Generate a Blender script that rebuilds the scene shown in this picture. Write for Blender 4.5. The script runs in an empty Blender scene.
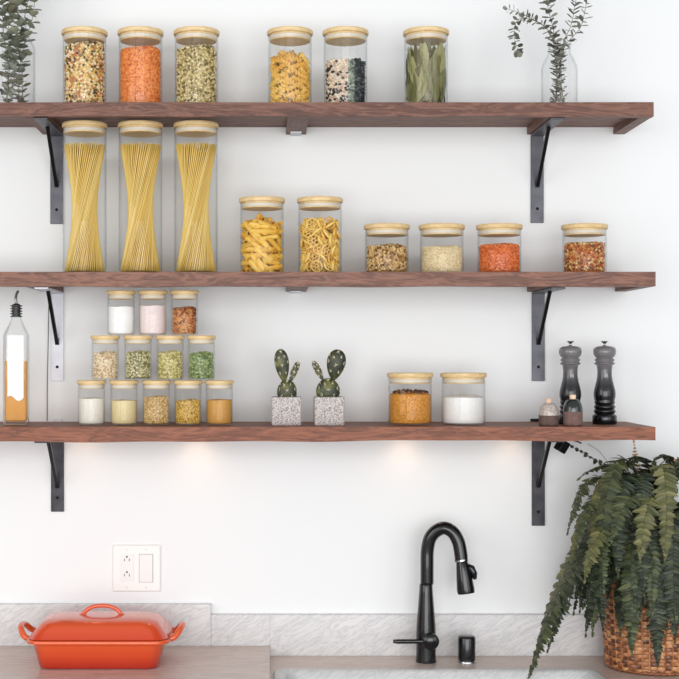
import bpy, math, random
import numpy as np
from mathutils import Vector, Matrix, Quaternion
random.seed(7); rng = np.random.default_rng(11)
PI = math.pi
C = bpy.context.scene.collection
# ---------------------------------------------------------------- camera frame
FPX, CAMD, HX, HY, CZ = 1365.4, 3.29, 270.0, 356.0, 1.5
def S(d): return FPX/(CAMD-d)
def WX(px, d): return (px-HX)/S(d)
def WZ(py, d): return CZ+(HY-py)/S(d)
def PT(px, py, d): return Vector((WX(px,d), -d, WZ(py,d)))
# ---------------------------------------------------------------- objects
def tag(o, label=None, cat=None, group=None, kind=None):
    if label: o['label'] = label
    if cat: o['category'] = cat
    if group: o['group'] = group
    if kind: o['kind'] = kind
    return o
def thing(name, label, cat, loc=(0,0,0), rotz=0, group=None):
    o = bpy.data.objects.new(name, None); C.objects.link(o)
    o.empty_display_size = .02
    o.location = loc; o.rotation_euler = (0,0,rotz)
    return tag(o, label, cat, group)
class MB:
    def __init__(s): s.v=[]; s.f=[]; s.m=[]; s.n=0
    def add(s, v, f, mi=0):
        v=np.asarray(v,float).reshape(-1,3)
        s.v.append(v); s.f += [tuple(int(i)+s.n for i in q) for q in f]; s.m += [mi]*len(f); s.n += len(v)
        return s
    def mesh(s, name, mats, smooth=True):
        me = bpy.data.meshes.new(name)
        v = np.concatenate(s.v) if s.v else np.zeros((0,3))
        me.from_pydata(v.tolist(), [], s.f)
        for m in (mats if isinstance(mats,(list,tuple)) else [mats]): me.materials.append(m)
        if any(s.m): me.polygons.foreach_set('material_index', s.m)
        if smooth is True: me.polygons.foreach_set('use_smooth', [True]*len(me.polygons))
        me.update()
        return me
    def obj(s, name, mats, parent=None, smooth=True, loc=None, bevel=0, sharp=None):
        me = s.mesh(name, mats, smooth)
        o = bpy.data.objects.new(name, me); C.objects.link(o)
        if parent: o.parent = parent
        if loc is not None: o.location = loc
        if bevel:
            b = o.modifiers.new('bevel','BEVEL'); b.width=bevel; b.segments=2; b.limit_method='ANGLE'; b.angle_limit=.7
        if sharp and smooth: me.set_sharp_from_angle(angle=sharp)
        return o
def box(mb, x0,x1,y0,y1,z0,z1, mi=0, M=None):
    v = np.array([[x,y,z] for z in (z0,z1) for y in (y0,y1) for x in (x0,x1)],float)
    if M is not None: v = xf(v,M)
    mb.add(v, [(0,2,3,1),(4,5,7,6),(0,1,5,4),(2,6,7,3),(0,4,6,2),(1,3,7,5)], mi)
    return mb
def xf(v, M):
    A = np.array(M)
    return np.asarray(v)@A[:3,:3].T + A[:3,3]
def lathe(mb, prof, seg=40, cx=0, cy=0, mi=0, close=False, M=None):
    """prof: (r,z) list; r==0 ends are capped."""
    v=[]; idx=[]
    for r,z in prof:
        if r<=1e-9: idx.append([len(v)]); v.append((cx,cy,z))
        else:
            idx.append(list(range(len(v),len(v)+seg)))
            v += [(cx+r*math.cos(2*PI*k/seg), cy+r*math.sin(2*PI*k/seg), z) for k in range(seg)]
    f=[]
    pairs = list(zip(idx,idx[1:]))
    if close: pairs.append((idx[-1],idx[0]))
    for a,b in pairs:
        for k in range(seg):
            k2=(k+1)%seg
            if len(a)==1 and len(b)==1: continue
            if len(a)==1: f.append((a[0],b[k2],b[k]))
            elif len(b)==1: f.append((a[k],a[k2],b[0]))
            else: f.append((a[k],a[k2],b[k2],b[k]))
    v=np.array(v)
    if M is not None: v=xf(v,M)
    mb.add(v,f,mi); return mb
def rr(hx,hy,r,n=6):
    r=min(r,hx-1e-5,hy-1e-5); p=[]
    for (sx,sy,a0) in ((1,1,0),(-1,1,PI/2),(-1,-1,PI),(1,-1,1.5*PI)):
        for k in range(n+1):
            a=a0+k*PI/2/n; p.append((sx*(hx-r)+r*math.cos(a), sy*(hy-r)+r*math.sin(a)))
    return p
def loft(mb, secs, cap0=True, cap1=True, mi=0, n=6, cx=0, cy=0):
    """secs: (hx,hy,r,z)"""
    v=[]; N=4*(n+1)
    for hx,hy,r,z in secs:
        v += [(cx+x,cy+y,z) for x,y in rr(hx,hy,r,n)]
    f=[]
    for i in range(len(secs)-1):
        for k in range(N):
            k2=(k+1)%N; f.append((i*N+k,i*N+k2,(i+1)*N+k2,(i+1)*N+k))
    if cap0: f.append(tuple(reversed(range(N))))
    if cap1: f.append(tuple(range((len(secs)-1)*N,len(secs)*N)))
    mb.add(v,f,mi); return mb
def tube(mb, pts, rad, seg=10, mi=0, caps=True, flat=None):
    pts=[Vector(p) for p in pts]; n=len(pts)
    if not hasattr(rad,'__len__'): rad=[rad]*n
    T=[]
    for i in range(n):
        t=(pts[min(i+1,n-1)]-pts[max(i-1,0)]); T.append(t.normalized())
    up=Vector((0,0,1)) if abs(T[0].z)<.9 else Vector((0,1,0))
    N=(up-T[0]*up.dot(T[0])).normalized(); v=[]
    for i in range(n):
        if i: N=(N-T[i]*N.dot(T[i])).normalized()
        B=T[i].cross(N)
        for k in range(seg):
            a=2*PI*k/seg; v.append(pts[i]+N*(rad[i]*math.cos(a))+B*(rad[i]*math.sin(a)))
    f=[]
    for i in range(n-1):
        for k in range(seg):
            k2=(k+1)%seg; f.append((i*seg+k,i*seg+k2,(i+1)*seg+k2,(i+1)*seg+k))
    if caps: f.append(tuple(reversed(range(seg)))); f.append(tuple(range((n-1)*seg,n*seg)))
    mb.add([tuple(p) for p in v],f,mi); return mb
def bez(P, n):
    P=[Vector(p) for p in P]; out=[]
    for i in range(n+1):
        t=i/n; Q=P[:]
        while len(Q)>1: Q=[a.lerp(b,t) for a,b in zip(Q,Q[1:])]
        out.append(Q[0])
    return out
def smooth_path(P, n=8):
    P=[Vector(p) for p in P]; out=[]
    for i in range(len(P)-1):
        p0=P[max(i-1,0)];p1=P[i];p2=P[i+1];p3=P[min(i+2,len(P)-1)]
        for k in range(n):
            t=k/n
            out.append(.5*((2*p1)+(p2-p0)*t+(2*p0-5*p1+4*p2-p3)*t*t+(3*p1-p0-3*p2+p3)*t**3))
    out.append(P[-1]); return out
# ---------------------------------------------------------------- materials
def lin(c):
    return tuple(((x/255)/12.92 if x/255<=.04045 else ((x/255+.055)/1.055)**2.4) for x in c)+(1,)
class Mat:
    def __init__(s,name):
        s.m=bpy.data.materials.new(name); s.m.use_nodes=True; s.t=s.m.node_tree; s.t.nodes.clear()
        s.out=s.t.nodes.new('ShaderNodeOutputMaterial')
    def n(s,ty,**kw):
        nd=s.t.nodes.new(ty)
        for k,v in kw.items():
            if k in nd.inputs: nd.inputs[k].default_value=v
            else: setattr(nd,k,v)
        return nd
    def l(s,a,ao,b,bi): s.t.links.new(a.outputs[ao],b.inputs[bi])
    def pr(s,**kw):
        p=s.n('ShaderNodeBsdfPrincipled')
        for k,v in kw.items(): p.inputs[k.replace('_',' ')].default_value=v
        s.l(p,'BSDF',s.out,'Surface'); return p
    def ramp(s,stops,interp='LINEAR'):
        r=s.n('ShaderNodeValToRGB'); e=r.color_ramp.elements; r.color_ramp.interpolation=interp
        while len(e)<len(stops): e.new(.5)
        for i,(p,c) in enumerate(stops): e[i].position=p; e[i].color=lin(c)
        return r
    def bump(s,p,src,so,strength=.3,dist=.001):
        b=s.n('ShaderNodeBump'); b.inputs['Strength'].default_value=strength; b.inputs['Distance'].default_value=dist
        s.l(src,so,b,'Height'); s.l(b,'Normal',p,'Normal'); return b
    def coord(s,scale=(1,1,1),loc=(0,0,0),rot=(0,0,0),which='Object'):
        tc=s.n('ShaderNodeTexCoord'); mp=s.n('ShaderNodeMapping')
        mp.inputs['Scale'].default_value=scale; mp.inputs['Location'].default_value=loc; mp.inputs['Rotation'].default_value=rot
        s.l(tc,which,mp,'Vector'); return mp
def plain(name,c,rough=.5,metal=0,noise=0,bump=0,scale=60,coat=0,spec=.5):
    M=Mat(name); p=M.pr(Roughness=rough,Metallic=metal); p.inputs['Base Color'].default_value=lin(c)
    p.inputs['Coat Weight'].default_value=coat; p.inputs['Specular IOR Level'].default_value=spec
    if noise or bump:
        mp=M.coord(); nz=M.n('ShaderNodeTexNoise',Scale=scale,Detail=4.0); M.l(mp,'Vector',nz,'Vector')
        if noise:
            r=M.ramp([(.3,[max(0,x-noise) for x in c]),(.7,[min(255,x+noise) for x in c])]); M.l(nz,'Fac',r,'Fac'); M.l(r,'Color',p,'Base Color')
        if bump: M.bump(p,nz,'Fac',bump)
    return M.m
def wood(name, dark, mid, light, loc=(0,0,0), axis=0, rough=.55):
    M=Mat(name); p=M.pr(Roughness=rough)
    sc=[16,16,16]; sc[axis]=2.4; s2=[170,170,170]; s2[axis]=9
    a=M.coord(tuple(sc),loc); b=M.coord(tuple(s2),loc)
    n1=M.n('ShaderNodeTexNoise',Scale=2.2,Detail=6.0,Roughness=.6,Distortion=2.2); M.l(a,'Vector',n1,'Vector')
    w=M.n('ShaderNodeMath',operation='MULTIPLY'); w.inputs[1].default_value=9; M.l(n1,'Fac',w,0)
    fr=M.n('ShaderNodeMath',operation='PINGPONG'); fr.inputs[1].default_value=1; M.l(w,'Value',fr,0)
    n2=M.n('ShaderNodeTexNoise',Scale=1.5,Detail=5.0,Roughness=.7); M.l(b,'Vector',n2,'Vector')
    mx=M.n('ShaderNodeMix'); mx.data_type='FLOAT'; mx.inputs[0].default_value=.62; M.l(fr,'Value',mx,2); M.l(n2,'Fac',mx,3)
    r=M.ramp([(.18,dark),(.48,mid),(.82,light)]); M.l(mx,0,r,'Fac'); M.l(r,'Color',p,'Base Color')
    M.bump(p,n2,'Fac',.25,.0006); return M.m
def glass(name, tint=(.992,.994,.994), edge=(.80,.83,.85), gl=.55, power=2.6):
    M=Mat(name)
    lw=M.n('ShaderNodeLayerWeight',Blend=.5)
    pw=M.n('ShaderNodeMath',operation='POWER'); pw.inputs[1].default_value=power*1.6; M.l(lw,'Facing',pw,0)
    mc=M.n('ShaderNodeMix'); mc.data_type='RGBA'; mc.inputs[6].default_value=tint+(1,); mc.inputs[7].default_value=edge+(1,)
    M.l(pw,'Value',mc,0)
    tr=M.n('ShaderNodeBsdfTransparent'); M.l(mc,2,tr,'Color')
    g=M.n('ShaderNodeBsdfGlossy',Roughness=.03)
    fs=M.n('ShaderNodeMath',operation='POWER'); fs.inputs[1].default_value=5; M.l(lw,'Facing',fs,0)
    k=M.n('ShaderNodeMath',operation='MULTIPLY_ADD'); k.inputs[1].default_value=gl; k.inputs[2].default_value=.018; M.l(fs,'Value',k,0)
    mx=M.n('ShaderNodeMixShader'); M.l(k,'Value',mx,'Fac'); M.l(tr,'BSDF',mx,1); M.l(g,'BSDF',mx,2)
    M.l(mx,'Shader',M.out,'Surface'); return M.m
def island(name, stops, rough=.6, coat=0):
    M=Mat(name); p=M.pr(Roughness=rough); p.inputs['Coat Weight'].default_value=coat
    g=M.n('ShaderNodeNewGeometry'); r=M.ramp(stops,'CONSTANT'); M.l(g,'Random Per Island',r,'Fac'); M.l(r,'Color',p,'Base Color'); return M.m
def powder(name,c,var=8,scale=300,bump=.3,stops=None):
    M=Mat(name); p=M.pr(Roughness=.95); mp=M.coord()
    nz=M.n('ShaderNodeTexNoise',Scale=float(scale),Detail=3.0); M.l(mp,'Vector',nz,'Vector')
    r=M.ramp(stops or [(.35,[max(0,x-var) for x in c]),(.65,[min(255,x+var) for x in c])]); M.l(nz,'Fac',r,'Fac'); M.l(r,'Color',p,'Base Color')
    M.bump(p,nz,'Fac',bump,.0008); return M.m
def zgrad(name, stops, z0, z1, rough=.2, coat=.6):
    M=Mat(name); p=M.pr(Roughness=rough); p.inputs['Coat Weight'].default_value=coat
    tc=M.n('ShaderNodeTexCoord'); sp=M.n('ShaderNodeSeparateXYZ'); M.l(tc,'Object',sp,'Vector')
    mr=M.n('ShaderNodeMapRange'); mr.inputs['From Min'].default_value=z0; mr.inputs['From Max'].default_value=z1; M.l(sp,'Z',mr,'Value')
    r=M.ramp(stops); M.l(mr,'Result',r,'Fac'); M.l(r,'Color',p,'Base Color'); return M.m
def marble(name, base=(224,223,223), vein=(197,197,200), rot=(0,-.6,0)):
    M=Mat(name); p=M.pr(Roughness=.35)
    a0=M.coord(rot=(0,.52,0)); a=M.n('ShaderNodeMapping'); a.inputs['Scale'].default_value=(6.5,8,30); M.l(a0,'Vector',a,'Vector')
    n=M.n('ShaderNodeTexNoise',Scale=2.4,Detail=6.0,Roughness=.6,Distortion=.7); M.l(a,'Vector',n,'Vector')
    s=M.n('ShaderNodeMath',operation='SUBTRACT'); s.inputs[1].default_value=.5; M.l(n,'Fac',s,0)
    ab=M.n('ShaderNodeMath',operation='ABSOLUTE'); M.l(s,'Value',ab,0)
    r=M.ramp([(0,vein),(.02,[(a_+b_)/2 for a_,b_ in zip(vein,base)]),(.06,[(a_+b_*4)/5 for a_,b_ in zip(vein,base)]),(.14,base)]); M.l(ab,'Value',r,'Fac'); M.l(r,'Color',p,'Base Color'); return M.m

m_wall=plain('white_wall_paint',(238,240,241),.85,bump=.06,scale=180)
W1=wood('walnut_top',(66,42,35),(108,70,58),(140,98,80),(0,0,0))
W2=wood('walnut_middle',(72,46,38),(118,78,64),(150,106,86),(3.3,1,5))
W3=wood('walnut_low',(80,44,31),(128,74,52),(158,98,70),(7.1,2,9))
m_cleat=wood('walnut_cleat',(76,48,40),(106,70,58),(134,94,78),(1,5,2),axis=1)
m_bamboo=wood('bamboo_lid',(204,170,114),(224,194,142),(236,212,164),(0,0,0),axis=0,rough=.5)
m_seal=plain('clear_seal',(222,214,200),.35)
m_glass=glass('clear_jar_glass')
m_vase=glass('vase_glass',edge=(.74,.78,.78),gl=.6)
m_bglass=glass('bottle_glass',edge=(.55,.58,.57),gl=.8)
m_gun=plain('gunmetal_steel',(84,84,91),.42,.55,noise=8,scale=40)
m_gunl=plain('pale_and_lit_steel',(205,206,214),.45,.2,noise=5,scale=40)  # pale steel of clips and tab; on one bracket it paints in bright light
m_gund=plain('dark_blackened_steel',(52,50,56),.42,.5,noise=12,scale=40)
m_black=plain('black_steel',(17,18,21),.38,.3)
m_hole=plain('hole_black',(8,8,9),.8)
m_faucet=plain('matte_black_metal',(13,15,19),.24,.25,coat=.4)
m_chrome=plain('chrome',(190,190,195),.15,1)
m_white=plain('white_plastic',(240,239,236),.35)
m_whiteb=plain('white_plastic_insert',(234,233,230),.3)
m_slot=plain('slot_dark',(45,43,42),.6)
m_marble=marble('carrara_marble')
m_counter=wood('brown_grey_counter',(184,165,154),(206,188,177),(222,207,197),(2,2,2),rough=.3)
m_sink=marble('white_sink_stone',(218,219,218),(196,198,199))

# ---------------------------------------------------------------- setting
RX=1.9; LX=-1.6
mb=MB(); box(mb,LX,RX,0,.12,0,2.75); tag(mb.obj('wall_back',m_wall,smooth=False),kind='structure')
# counter: raised left run, lower right run with the sink cut out
ZR=.7816; ZL=.8056
mb=MB(); box(mb,LX,0,-.64,-.0,ZR-.04,ZL); tag(mb.obj('trim_1',m_counter,smooth=False,bevel=.002),kind='structure')
SX0,SX1,SD0,SD1=.0075,.742,.180,.60
mb=MB()
box(mb,.0005,RX,-SD0-.012,0,ZR-.04,ZR); box(mb,SX1-.012,RX,-.64,-SD0-.012,ZR-.04,ZR)
box(mb,.0005,SX1-.012,-.64,-SD1+.012,ZR-.04,ZR); box(mb,.0005,SX0+.012,-SD1+.012,-SD0-.012,ZR-.04,ZR)
tag(mb.obj('trim_2',m_counter,smooth=False),kind='structure')
XB=WX(211,.02)
mb=MB(); box(mb,LX,XB,-.02,0,ZL,WZ(604.5,.02)); tag(mb.obj('trim_3',m_marble,smooth=False,bevel=.001),kind='structure')
mb=MB(); box(mb,XB+.0003,0,-.02,0,ZL,WZ(615,.02)); box(mb,0,RX,-.02,0,ZR,WZ(615,.02)); tag(mb.obj('trim_4',m_marble,smooth=False,bevel=.001),kind='structure')

# ---------------------------------------------------------------- shelves
SH_X0,SH_X1=-.95,.854
shelf_def=[(2.065,2.0336,W1,'top walnut floating shelf carrying tall jars and eucalyptus vases'),
           (1.6875,1.6548,W2,'middle walnut shelf carrying spaghetti and pasta jars'),
           (1.3419,1.3118,W3,'lowest walnut shelf carrying the jar pyramid, cacti and mills')]
XL,XM,XR=WX(57.5,0),WX(297,.12),WX(537.3,0)
for i,(zt,zb,w,lab) in enumerate(shelf_def):
    x1=SH_X1+(.0045 if i else 0)
    t=thing('wall_shelf',lab,'shelf',((SH_X0+x1)/2,0,zb),0,'walnut wall shelves')
    ox=(SH_X0+x1)/2; h=zt-zb
    mb=MB(); box(mb,SH_X0-ox,x1-ox,-.23,-.0005,h-.014,h); mb.obj('board',w,t,False,bevel=.0012)
    mb=MB()
    # front edge, gently uneven like a sawn slab
    N=90; v=[]
    amp=.0011 if i<2 else .0016
    for k in range(N+1):
        x=SH_X0-ox+(x1-SH_X0)*k/N; wv=amp*math.sin(k*.37+i*2)*math.sin(k*.11+i)
        yb=-.25-.0012*math.sin(k*.23+i)
        dz=(-.003*min(1,max(0,(.4-x)/.5)) if i==2 else 0)+wv
        v += [(x,yb,dz),(x,yb,h+.00005),(x,-.23,h),(x,-.23,dz)]
    f=[]
    for k in range(N):
        for j in range(4):
            j2=(j+1)%4; f.append((k*4+j,(k+1)*4+j,(k+1)*4+j2,k*4+j2))
    f += [(0,1,2,3),(N*4+3,N*4+2,N*4+1,N*4)]
    mb.add(v,f); mb.obj('front_edge',w,t,False)
    for cx,wd in ((XL-.01,.05),(XM,.048),(XR-.004,.042),(x1-.0135,.027)):
        mb=MB(); box(mb,cx-wd/2-ox,cx+wd/2-ox,-.2298,-.0005,0 if wd>.03 else .0005,h-.0142); mb.obj('cleat',m_cleat,t,False)
# small metal clips under the middle cleats
for i,(zt,zb,w,lab) in enumerate(shelf_def):
    mb=MB(); box(mb,-.013,.013,-.05,-.001,-.004,-.0006)
    lathe(mb,[(0,-.0055),(.003,-.0055),(.003,-.004)],12,0,-.035)
    o=mb.obj('shelf_clip',m_gunl,None,False,(XM-.001,0,zb)); 
    tag(o,['small steel clip under the middle cleat of the top shelf','small steel clip under the middle cleat of the middle shelf','small steel clip under the centre of the lowest shelf'][i],'clip','shelf clips')
# brackets
def bracket(px, zb, z_end, mat, label, light):
    x=WX(px,0)
    t=thing('shelf_bracket',label,'bracket',(x,0,zb),0,'steel shelf brackets')
    wd=.0155; L=zb-z_end
    mb=MB(); box(mb,-wd,wd,-.0055,-.0004,-L,-.0045); mb.obj('wall_plate',mat,t,False,bevel=.0008)
    mb=MB(); box(mb,-wd,wd,-.236,-.0004,-.0050,-.0006); mb.obj('arm',mat,t,False,bevel=.0008)
    mb=MB()
    a=Vector((0,-.140,-.005)); b=Vector((0,-.0065,-.125))
    dr=(b-a); n=Vector((0,-dr.z,dr.y)).normalized()
    w2=.0042
    P=[a+n*.004,a-n*.004,b-n*.004,b+n*.004]
    v=[(sx*w2,p.y,p.z) for sx in (-1,1) for p in P]
    mb.add(v,[(0,1,2,3),(7,6,5,4),(0,4,5,1),(1,5,6,2),(2,6,7,3),(3,7,4,0)])
    tube(mb,[(0,-.0065,-.128),(0,-.0065,-.112)],.0052,10)
    mb.obj('brace',m_black,t,False,bevel=.001)
    for z in (-L+.034,):
        mb=MB(); lathe(mb,[(0,-.0002),(.0034,-.0002),(.0036,.0009),(0,.0009)],16,M=Matrix.Translation((0,-.0056,z))@Matrix.Rotation(PI/2,4,'X'))
        mb.obj('screw',m_hole,t,True)
    return t
zs=[d[1] for d in shelf_def]
bracket(57,zs[0],WZ(224,0),m_gun,'grey steel bracket left of the spaghetti jars under the top shelf',0)
bracket(536.9,zs[0],WZ(223,0),m_gun,'grey steel bracket under the right end of the top shelf',0)
bracket(57.6,zs[1],WZ(381,0),m_gunl,'grey steel bracket coloured as if brightly lit, beside the oil bottle under the middle shelf',0)  # lighter copy of the grey steel, its lit look put into the colour
bracket(538,zs[1],WZ(381,0),m_gun,'grey steel bracket left of the pepper mills under the middle shelf',0)
bracket(57.7,zs[2]-.0016,WZ(511.5,0),m_gund,'short dark steel bracket under the left of the lowest shelf',0)
bracket(538,zs[2],WZ(525.5,0),m_gund,'dark steel bracket under the lowest shelf beside the fern',0)
# plate ends that peep over the lowest shelf
for px,m,lab in ((58,m_gunl,'pale metal tab against the wall behind the lowest shelf, left of the jar pyramid'),(534.5,m_black,'black metal tab against the wall behind the lowest shelf, left of the grey shaker')):
    mb=MB(); box(mb,-.010,.010,-.004,-.0004,0,.007); tag(mb.obj('metal_tab',m,None,False,(WX(px,0),0,1.3421)),lab,'tab')

# ---------------------------------------------------------------- jars
GLASS_T=.0016
jar_cache={}
def make_jar(cx_px, base_z, lidtop_py, r_body, r_lid, d, label, group, h=None):
    X=WX(cx_px,d)
    if h is None: h=WZ(lidtop_py,d+(r_lid*.95 if lidtop_py<HY else -r_lid))-base_z
    t=thing('storage_jar',label,'jar',(X,-d,base_z),0,group)
    key=(round(r_body,4),round(r_lid,4),round(h,4))
    if key not in jar_cache:
        R=r_body; Ri=R-GLASS_T; lt=.0100 if R>.04 else .0078
        zt=h-lt-.0004
        mb=MB()
        lathe(mb,[(0,.0006),(R-.006,.0004),(R-.0025,.0012),(R-.0006,.003),(R,.006),(R,zt-.001),(R-.0007,zt),(Ri+.0006,zt),(Ri,zt-.001),(Ri,.006),(Ri-.001,.0038),(Ri-.004,.003),(0,.003)],56)
        g=mb.mesh('glass_body',m_glass)
        mb=MB(); L=r_lid
        lathe(mb,[(0,h-lt),(L-.001,h-lt),(L,h-lt+.0015),(L,h-.002),(L-.0015,h),(0,h)],56)
        pr_=Ri-.0016; pd=.0145 if R>.04 else .0115
        lathe(mb,[(0,h-lt-pd),(pr_-.001,h-lt-pd),(pr_,h-lt-pd+.001),(pr_,h-lt+.0002)],56)
        l=mb.mesh('lid',m_bamboo); l.set_sharp_from_angle(angle=.6)
        mb=MB(); zc=h-lt-pd*.55
        lathe(mb,[(pr_-.0005,zc-.0035),(pr_+.0012,zc-.0035),(pr_+.0012,zc-.0008),(pr_+.0003,zc),(pr_+.0012,zc+.0008),(pr_+.0012,zc+.0035),(pr_-.0005,zc+.0035)],56)
        s=mb.mesh('seal',m_seal); jar_cache[key]=(g,l,s)
    g,l,s=jar_cache[key]
    og=bpy.data.objects.new('glass_body',g); ol=bpy.data.objects.new('lid',l); os_=bpy.data.objects.new('seal',s)
    for o in (og,ol,os_): C.objects.link(o)
    og.parent=t; ol.parent=t; os_.parent=ol
    return X,h
_ico=None
def ico(sub=0):
    ph=(1+5**.5)/2
    v=np.array([(-1,ph,0),(1,ph,0),(-1,-ph,0),(1,-ph,0),(0,-1,ph),(0,1,ph),(0,-1,-ph),(0,1,-ph),(ph,0,-1),(ph,0,1),(-ph,0,-1),(-ph,0,1)],float)
    v/=np.linalg.norm(v[0])
    f=np.array([(0,11,5),(0,5,1),(0,1,7),(0,7,10),(0,10,11),(1,5,9),(5,11,4),(11,10,2),(10,7,6),(7,1,8),(3,9,4),(3,4,2),(3,2,6),(3,6,8),(3,8,9),(4,9,5),(2,4,11),(6,2,10),(8,6,7),(9,8,1)])
    return v,f
def grain_mesh(name, mat, P, size, shape=(1,1,1), jit=.2):
    """P: (n,3) centres; one mesh of separate grains."""
    v,f=ico(); n=len(P)
    q=rng.normal(size=(n,4)); q/=np.linalg.norm(q,axis=1)[:,None]
    w,x,y,z=q.T
    Rm=np.stack([1-2*(y*y+z*z),2*(x*y-z*w),2*(x*z+y*w),2*(x*y+z*w),1-2*(x*x+z*z),2*(y*z-x*w),2*(x*z-y*w),2*(y*z+x*w),1-2*(x*x+y*y)],1).reshape(n,3,3)
    sz=size/2*(1+rng.uniform(-jit,jit,n))
    V=np.einsum('nij,kj->nki',Rm,v*np.array(shape))*sz[:,None,None]+P[:,None,:]
    F=(f[None]+12*np.arange(n)[:,None,None]).reshape(-1,3)
    return V.reshape(-1,3),F
def fill_points(R, z0, ztop, g, mound):
    """even points on the side wall and over the mounded top"""
    pts=[]
    H=lambda x,y: ztop+mound(x,y)
    hmax=max(H(R*math.cos(a),R*math.sin(a)) for a in np.linspace(0,2*PI,24))
    area=2*PI*R*(hmax-z0); n=int(area/(g*g*.72)); ga=PI*(3-5**.5)
    for i in range(n):
        a=i*ga+rng.uniform(-.02,.02); z=z0+(hmax-z0)*(i+.5)/n+rng.uniform(-.2,.2)*g
        rr_=R-rng.uniform(0,.25)*g
        x,y=rr_*math.cos(a),rr_*math.sin(a)
        if z<H(x,y): pts.append((x,y,max(z,z0)))
    n=int(PI*R*R/(g*g*.7))
    for i in range(n):
        r_=R*math.sqrt((i+.5)/n); a=i*ga; x,y=r_*math.cos(a),r_*math.sin(a)
        pts.append((x,y,H(x,y)+rng.uniform(-.2,.25)*g))
    return np.array(pts)
def grains(X, d, base_z, R_in, top_py, g, stops, label, shape=(1,1,1), name='lentils', tilt=0, dome=.010, rough=.55, cat='lentils', mat=None):
    ztop=WZ(top_py,d+R_in*.6)-base_z-dome*.4
    mound=lambda x,y: dome*(.6-(x*x+y*y)/(R_in*R_in))+tilt*x+.0012*math.sin(90*x+40*y)
    R=R_in-g*.62-.0004
    P=fill_points(R,.0034+g*.5,ztop,g,mound)
    m=mat or island(name+'_colours',stops,rough)
    V,F=grain_mesh(name,m,P,g,shape)
    mb=MB(); mb.v.append(V); mb.f=[tuple(q) for q in F.tolist()]; mb.m=[0]*len(F); mb.n=len(V)
    # packed core just under the outer grains
    N=32; prof=[(0,.006),(R-g*.15,.006),(R-g*.15,(ztop+dome*(-.4))*.5)]
    core=[]; rings=6
    v=[(0,0,ztop+mound(0,0)-g*.3)]
    for k in range(1,rings+1):
        rr_=(R-g*.12)*k/rings
        for j in range(N):
            a=2*PI*j/N; x,y=rr_*math.cos(a),rr_*math.sin(a); v.append((x,y,ztop+mound(x,y)-g*.35))
    for j in range(N):
        a=2*PI*j/N; v.append(((R-g*.12)*math.cos(a),(R-g*.12)*math.sin(a),.004))
    v.append((0,0,.004)); f=[]
    for j in range(N):
        j2=(j+1)%N; f.append((0,1+j,1+j2))
        for k in range(rings): f.append((1+k*N+j,1+(k+1)*N+j,1+(k+1)*N+j2,1+k*N+j2))
        f.append((1+rings*N+j,len(v)-1,1+rings*N+j2))
    mb.add(v,f)
    o=mb.obj(name,m,None,True,(X,-d,base_z)); tag(o,label,cat,None,'stuff'); return o
def powder_fill(X,d,base_z,R_in,top_py,mat,label,name,cat,dome=.003,tilt=0,lump=.0006):
    ztop=WZ(top_py,d+R_in*.7)-base_z
    N=56; R=R_in-.0006; rings=10
    mound=lambda x,y: dome*(.8-(x*x+y*y)/(R*R))+tilt*x+lump*math.sin(160*x+3)*math.cos(130*y)
    mb=MB(); v=[(0,0,ztop+mound(0,0))]
    for k in range(1,rings+1):
        rr_=R*k/rings
        for j in range(N):
            a=2*PI*j/N; x,y=rr_*math.cos(a),rr_*math.sin(a); v.append((x,y,ztop+mound(x,y)))
    for (r2,z2) in ((R,.0064),(R-.0035,.0034)):
        for j in range(N):
            a=2*PI*j/N; v.append((r2*math.cos(a),r2*math.sin(a),z2))
    v.append((0,0,.0034)); f=[]
    for j in range(N):
        j2=(j+1)%N; f.append((0,1+j,1+j2))
        for k in range(rings+1): f.append((1+k*N+j,1+(k+1)*N+j,1+(k+1)*N+j2,1+k*N+j2))
        f.append((1+(rings+1)*N+j,len(v)-1,1+(rings+1)*N+j2))
    mb.add(v,f); o=mb.obj(name,mat,None,True,(X,-d,base_z),sharp=.9); tag(o,label,cat,None,'stuff'); return o

RB,RL=.0502,.0531; RI=RB-GLASS_T; DJ=.14
Z1,Z2,Z3=2.0652,1.6877,1.3421
MIXED=[(0,(236,216,164)),(.22,(190,128,76)),(.38,(246,234,204)),(.55,(74,56,40)),(.68,(224,186,104)),(.82,(200,120,70)),(.9,(128,118,70))]
RED=[(0,(236,140,62)),(.3,(222,114,42)),(.6,(245,166,92)),(.85,(198,90,32))]
GREEN=[(0,(214,196,136)),(.3,(178,156,96)),(.5,(238,224,176)),(.78,(112,96,56))]
g1='tall bamboo-lidded jars on the top shelf'
X,h=make_jar(84.5,Z1,26,RB,RL,DJ,'tall glass jar of mixed beans, leftmost jar on the top shelf',g1); H1=h
grains(X,DJ,Z1,RI,42,.0068,MIXED,'mixed brown, cream and black beans in the leftmost jar on the top shelf',name='mixed_beans',tilt=.09,shape=(1.15,.85,.8),cat='beans')
X,h=make_jar(140.5,Z1,26,RB,RL,DJ,'tall glass jar of orange lentils on the top shelf',g1,h=H1)
grains(X,DJ,Z1,RI,46,.0052,RED,'orange split lentils in the tall jar on the top shelf',name='orange_lentils',tilt=.05,shape=(1,1,.7))
X,h=make_jar(196.5,Z1,26,RB,RL,DJ,'tall glass jar of greenish tan lentils, third from left on the top shelf',g1,h=H1)
grains(X,DJ,Z1,RI,45,.0058,GREEN,'greenish tan lentils in the third jar on the top shelf',name='green_lentils',tilt=.07,shape=(1,1,.75))
XF,_=make_jar(290,Z1,26,RB,RL,DJ,'tall glass jar of spiral pasta on the top shelf',g1,h=H1)
XE,_=make_jar(345.5,Z1,26,RB,RL,DJ,'tall glass jar of black-eyed and black beans on the top shelf',g1,h=H1)
M=Mat('bean_colours'); p=M.pr(Roughness=.4)
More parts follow.
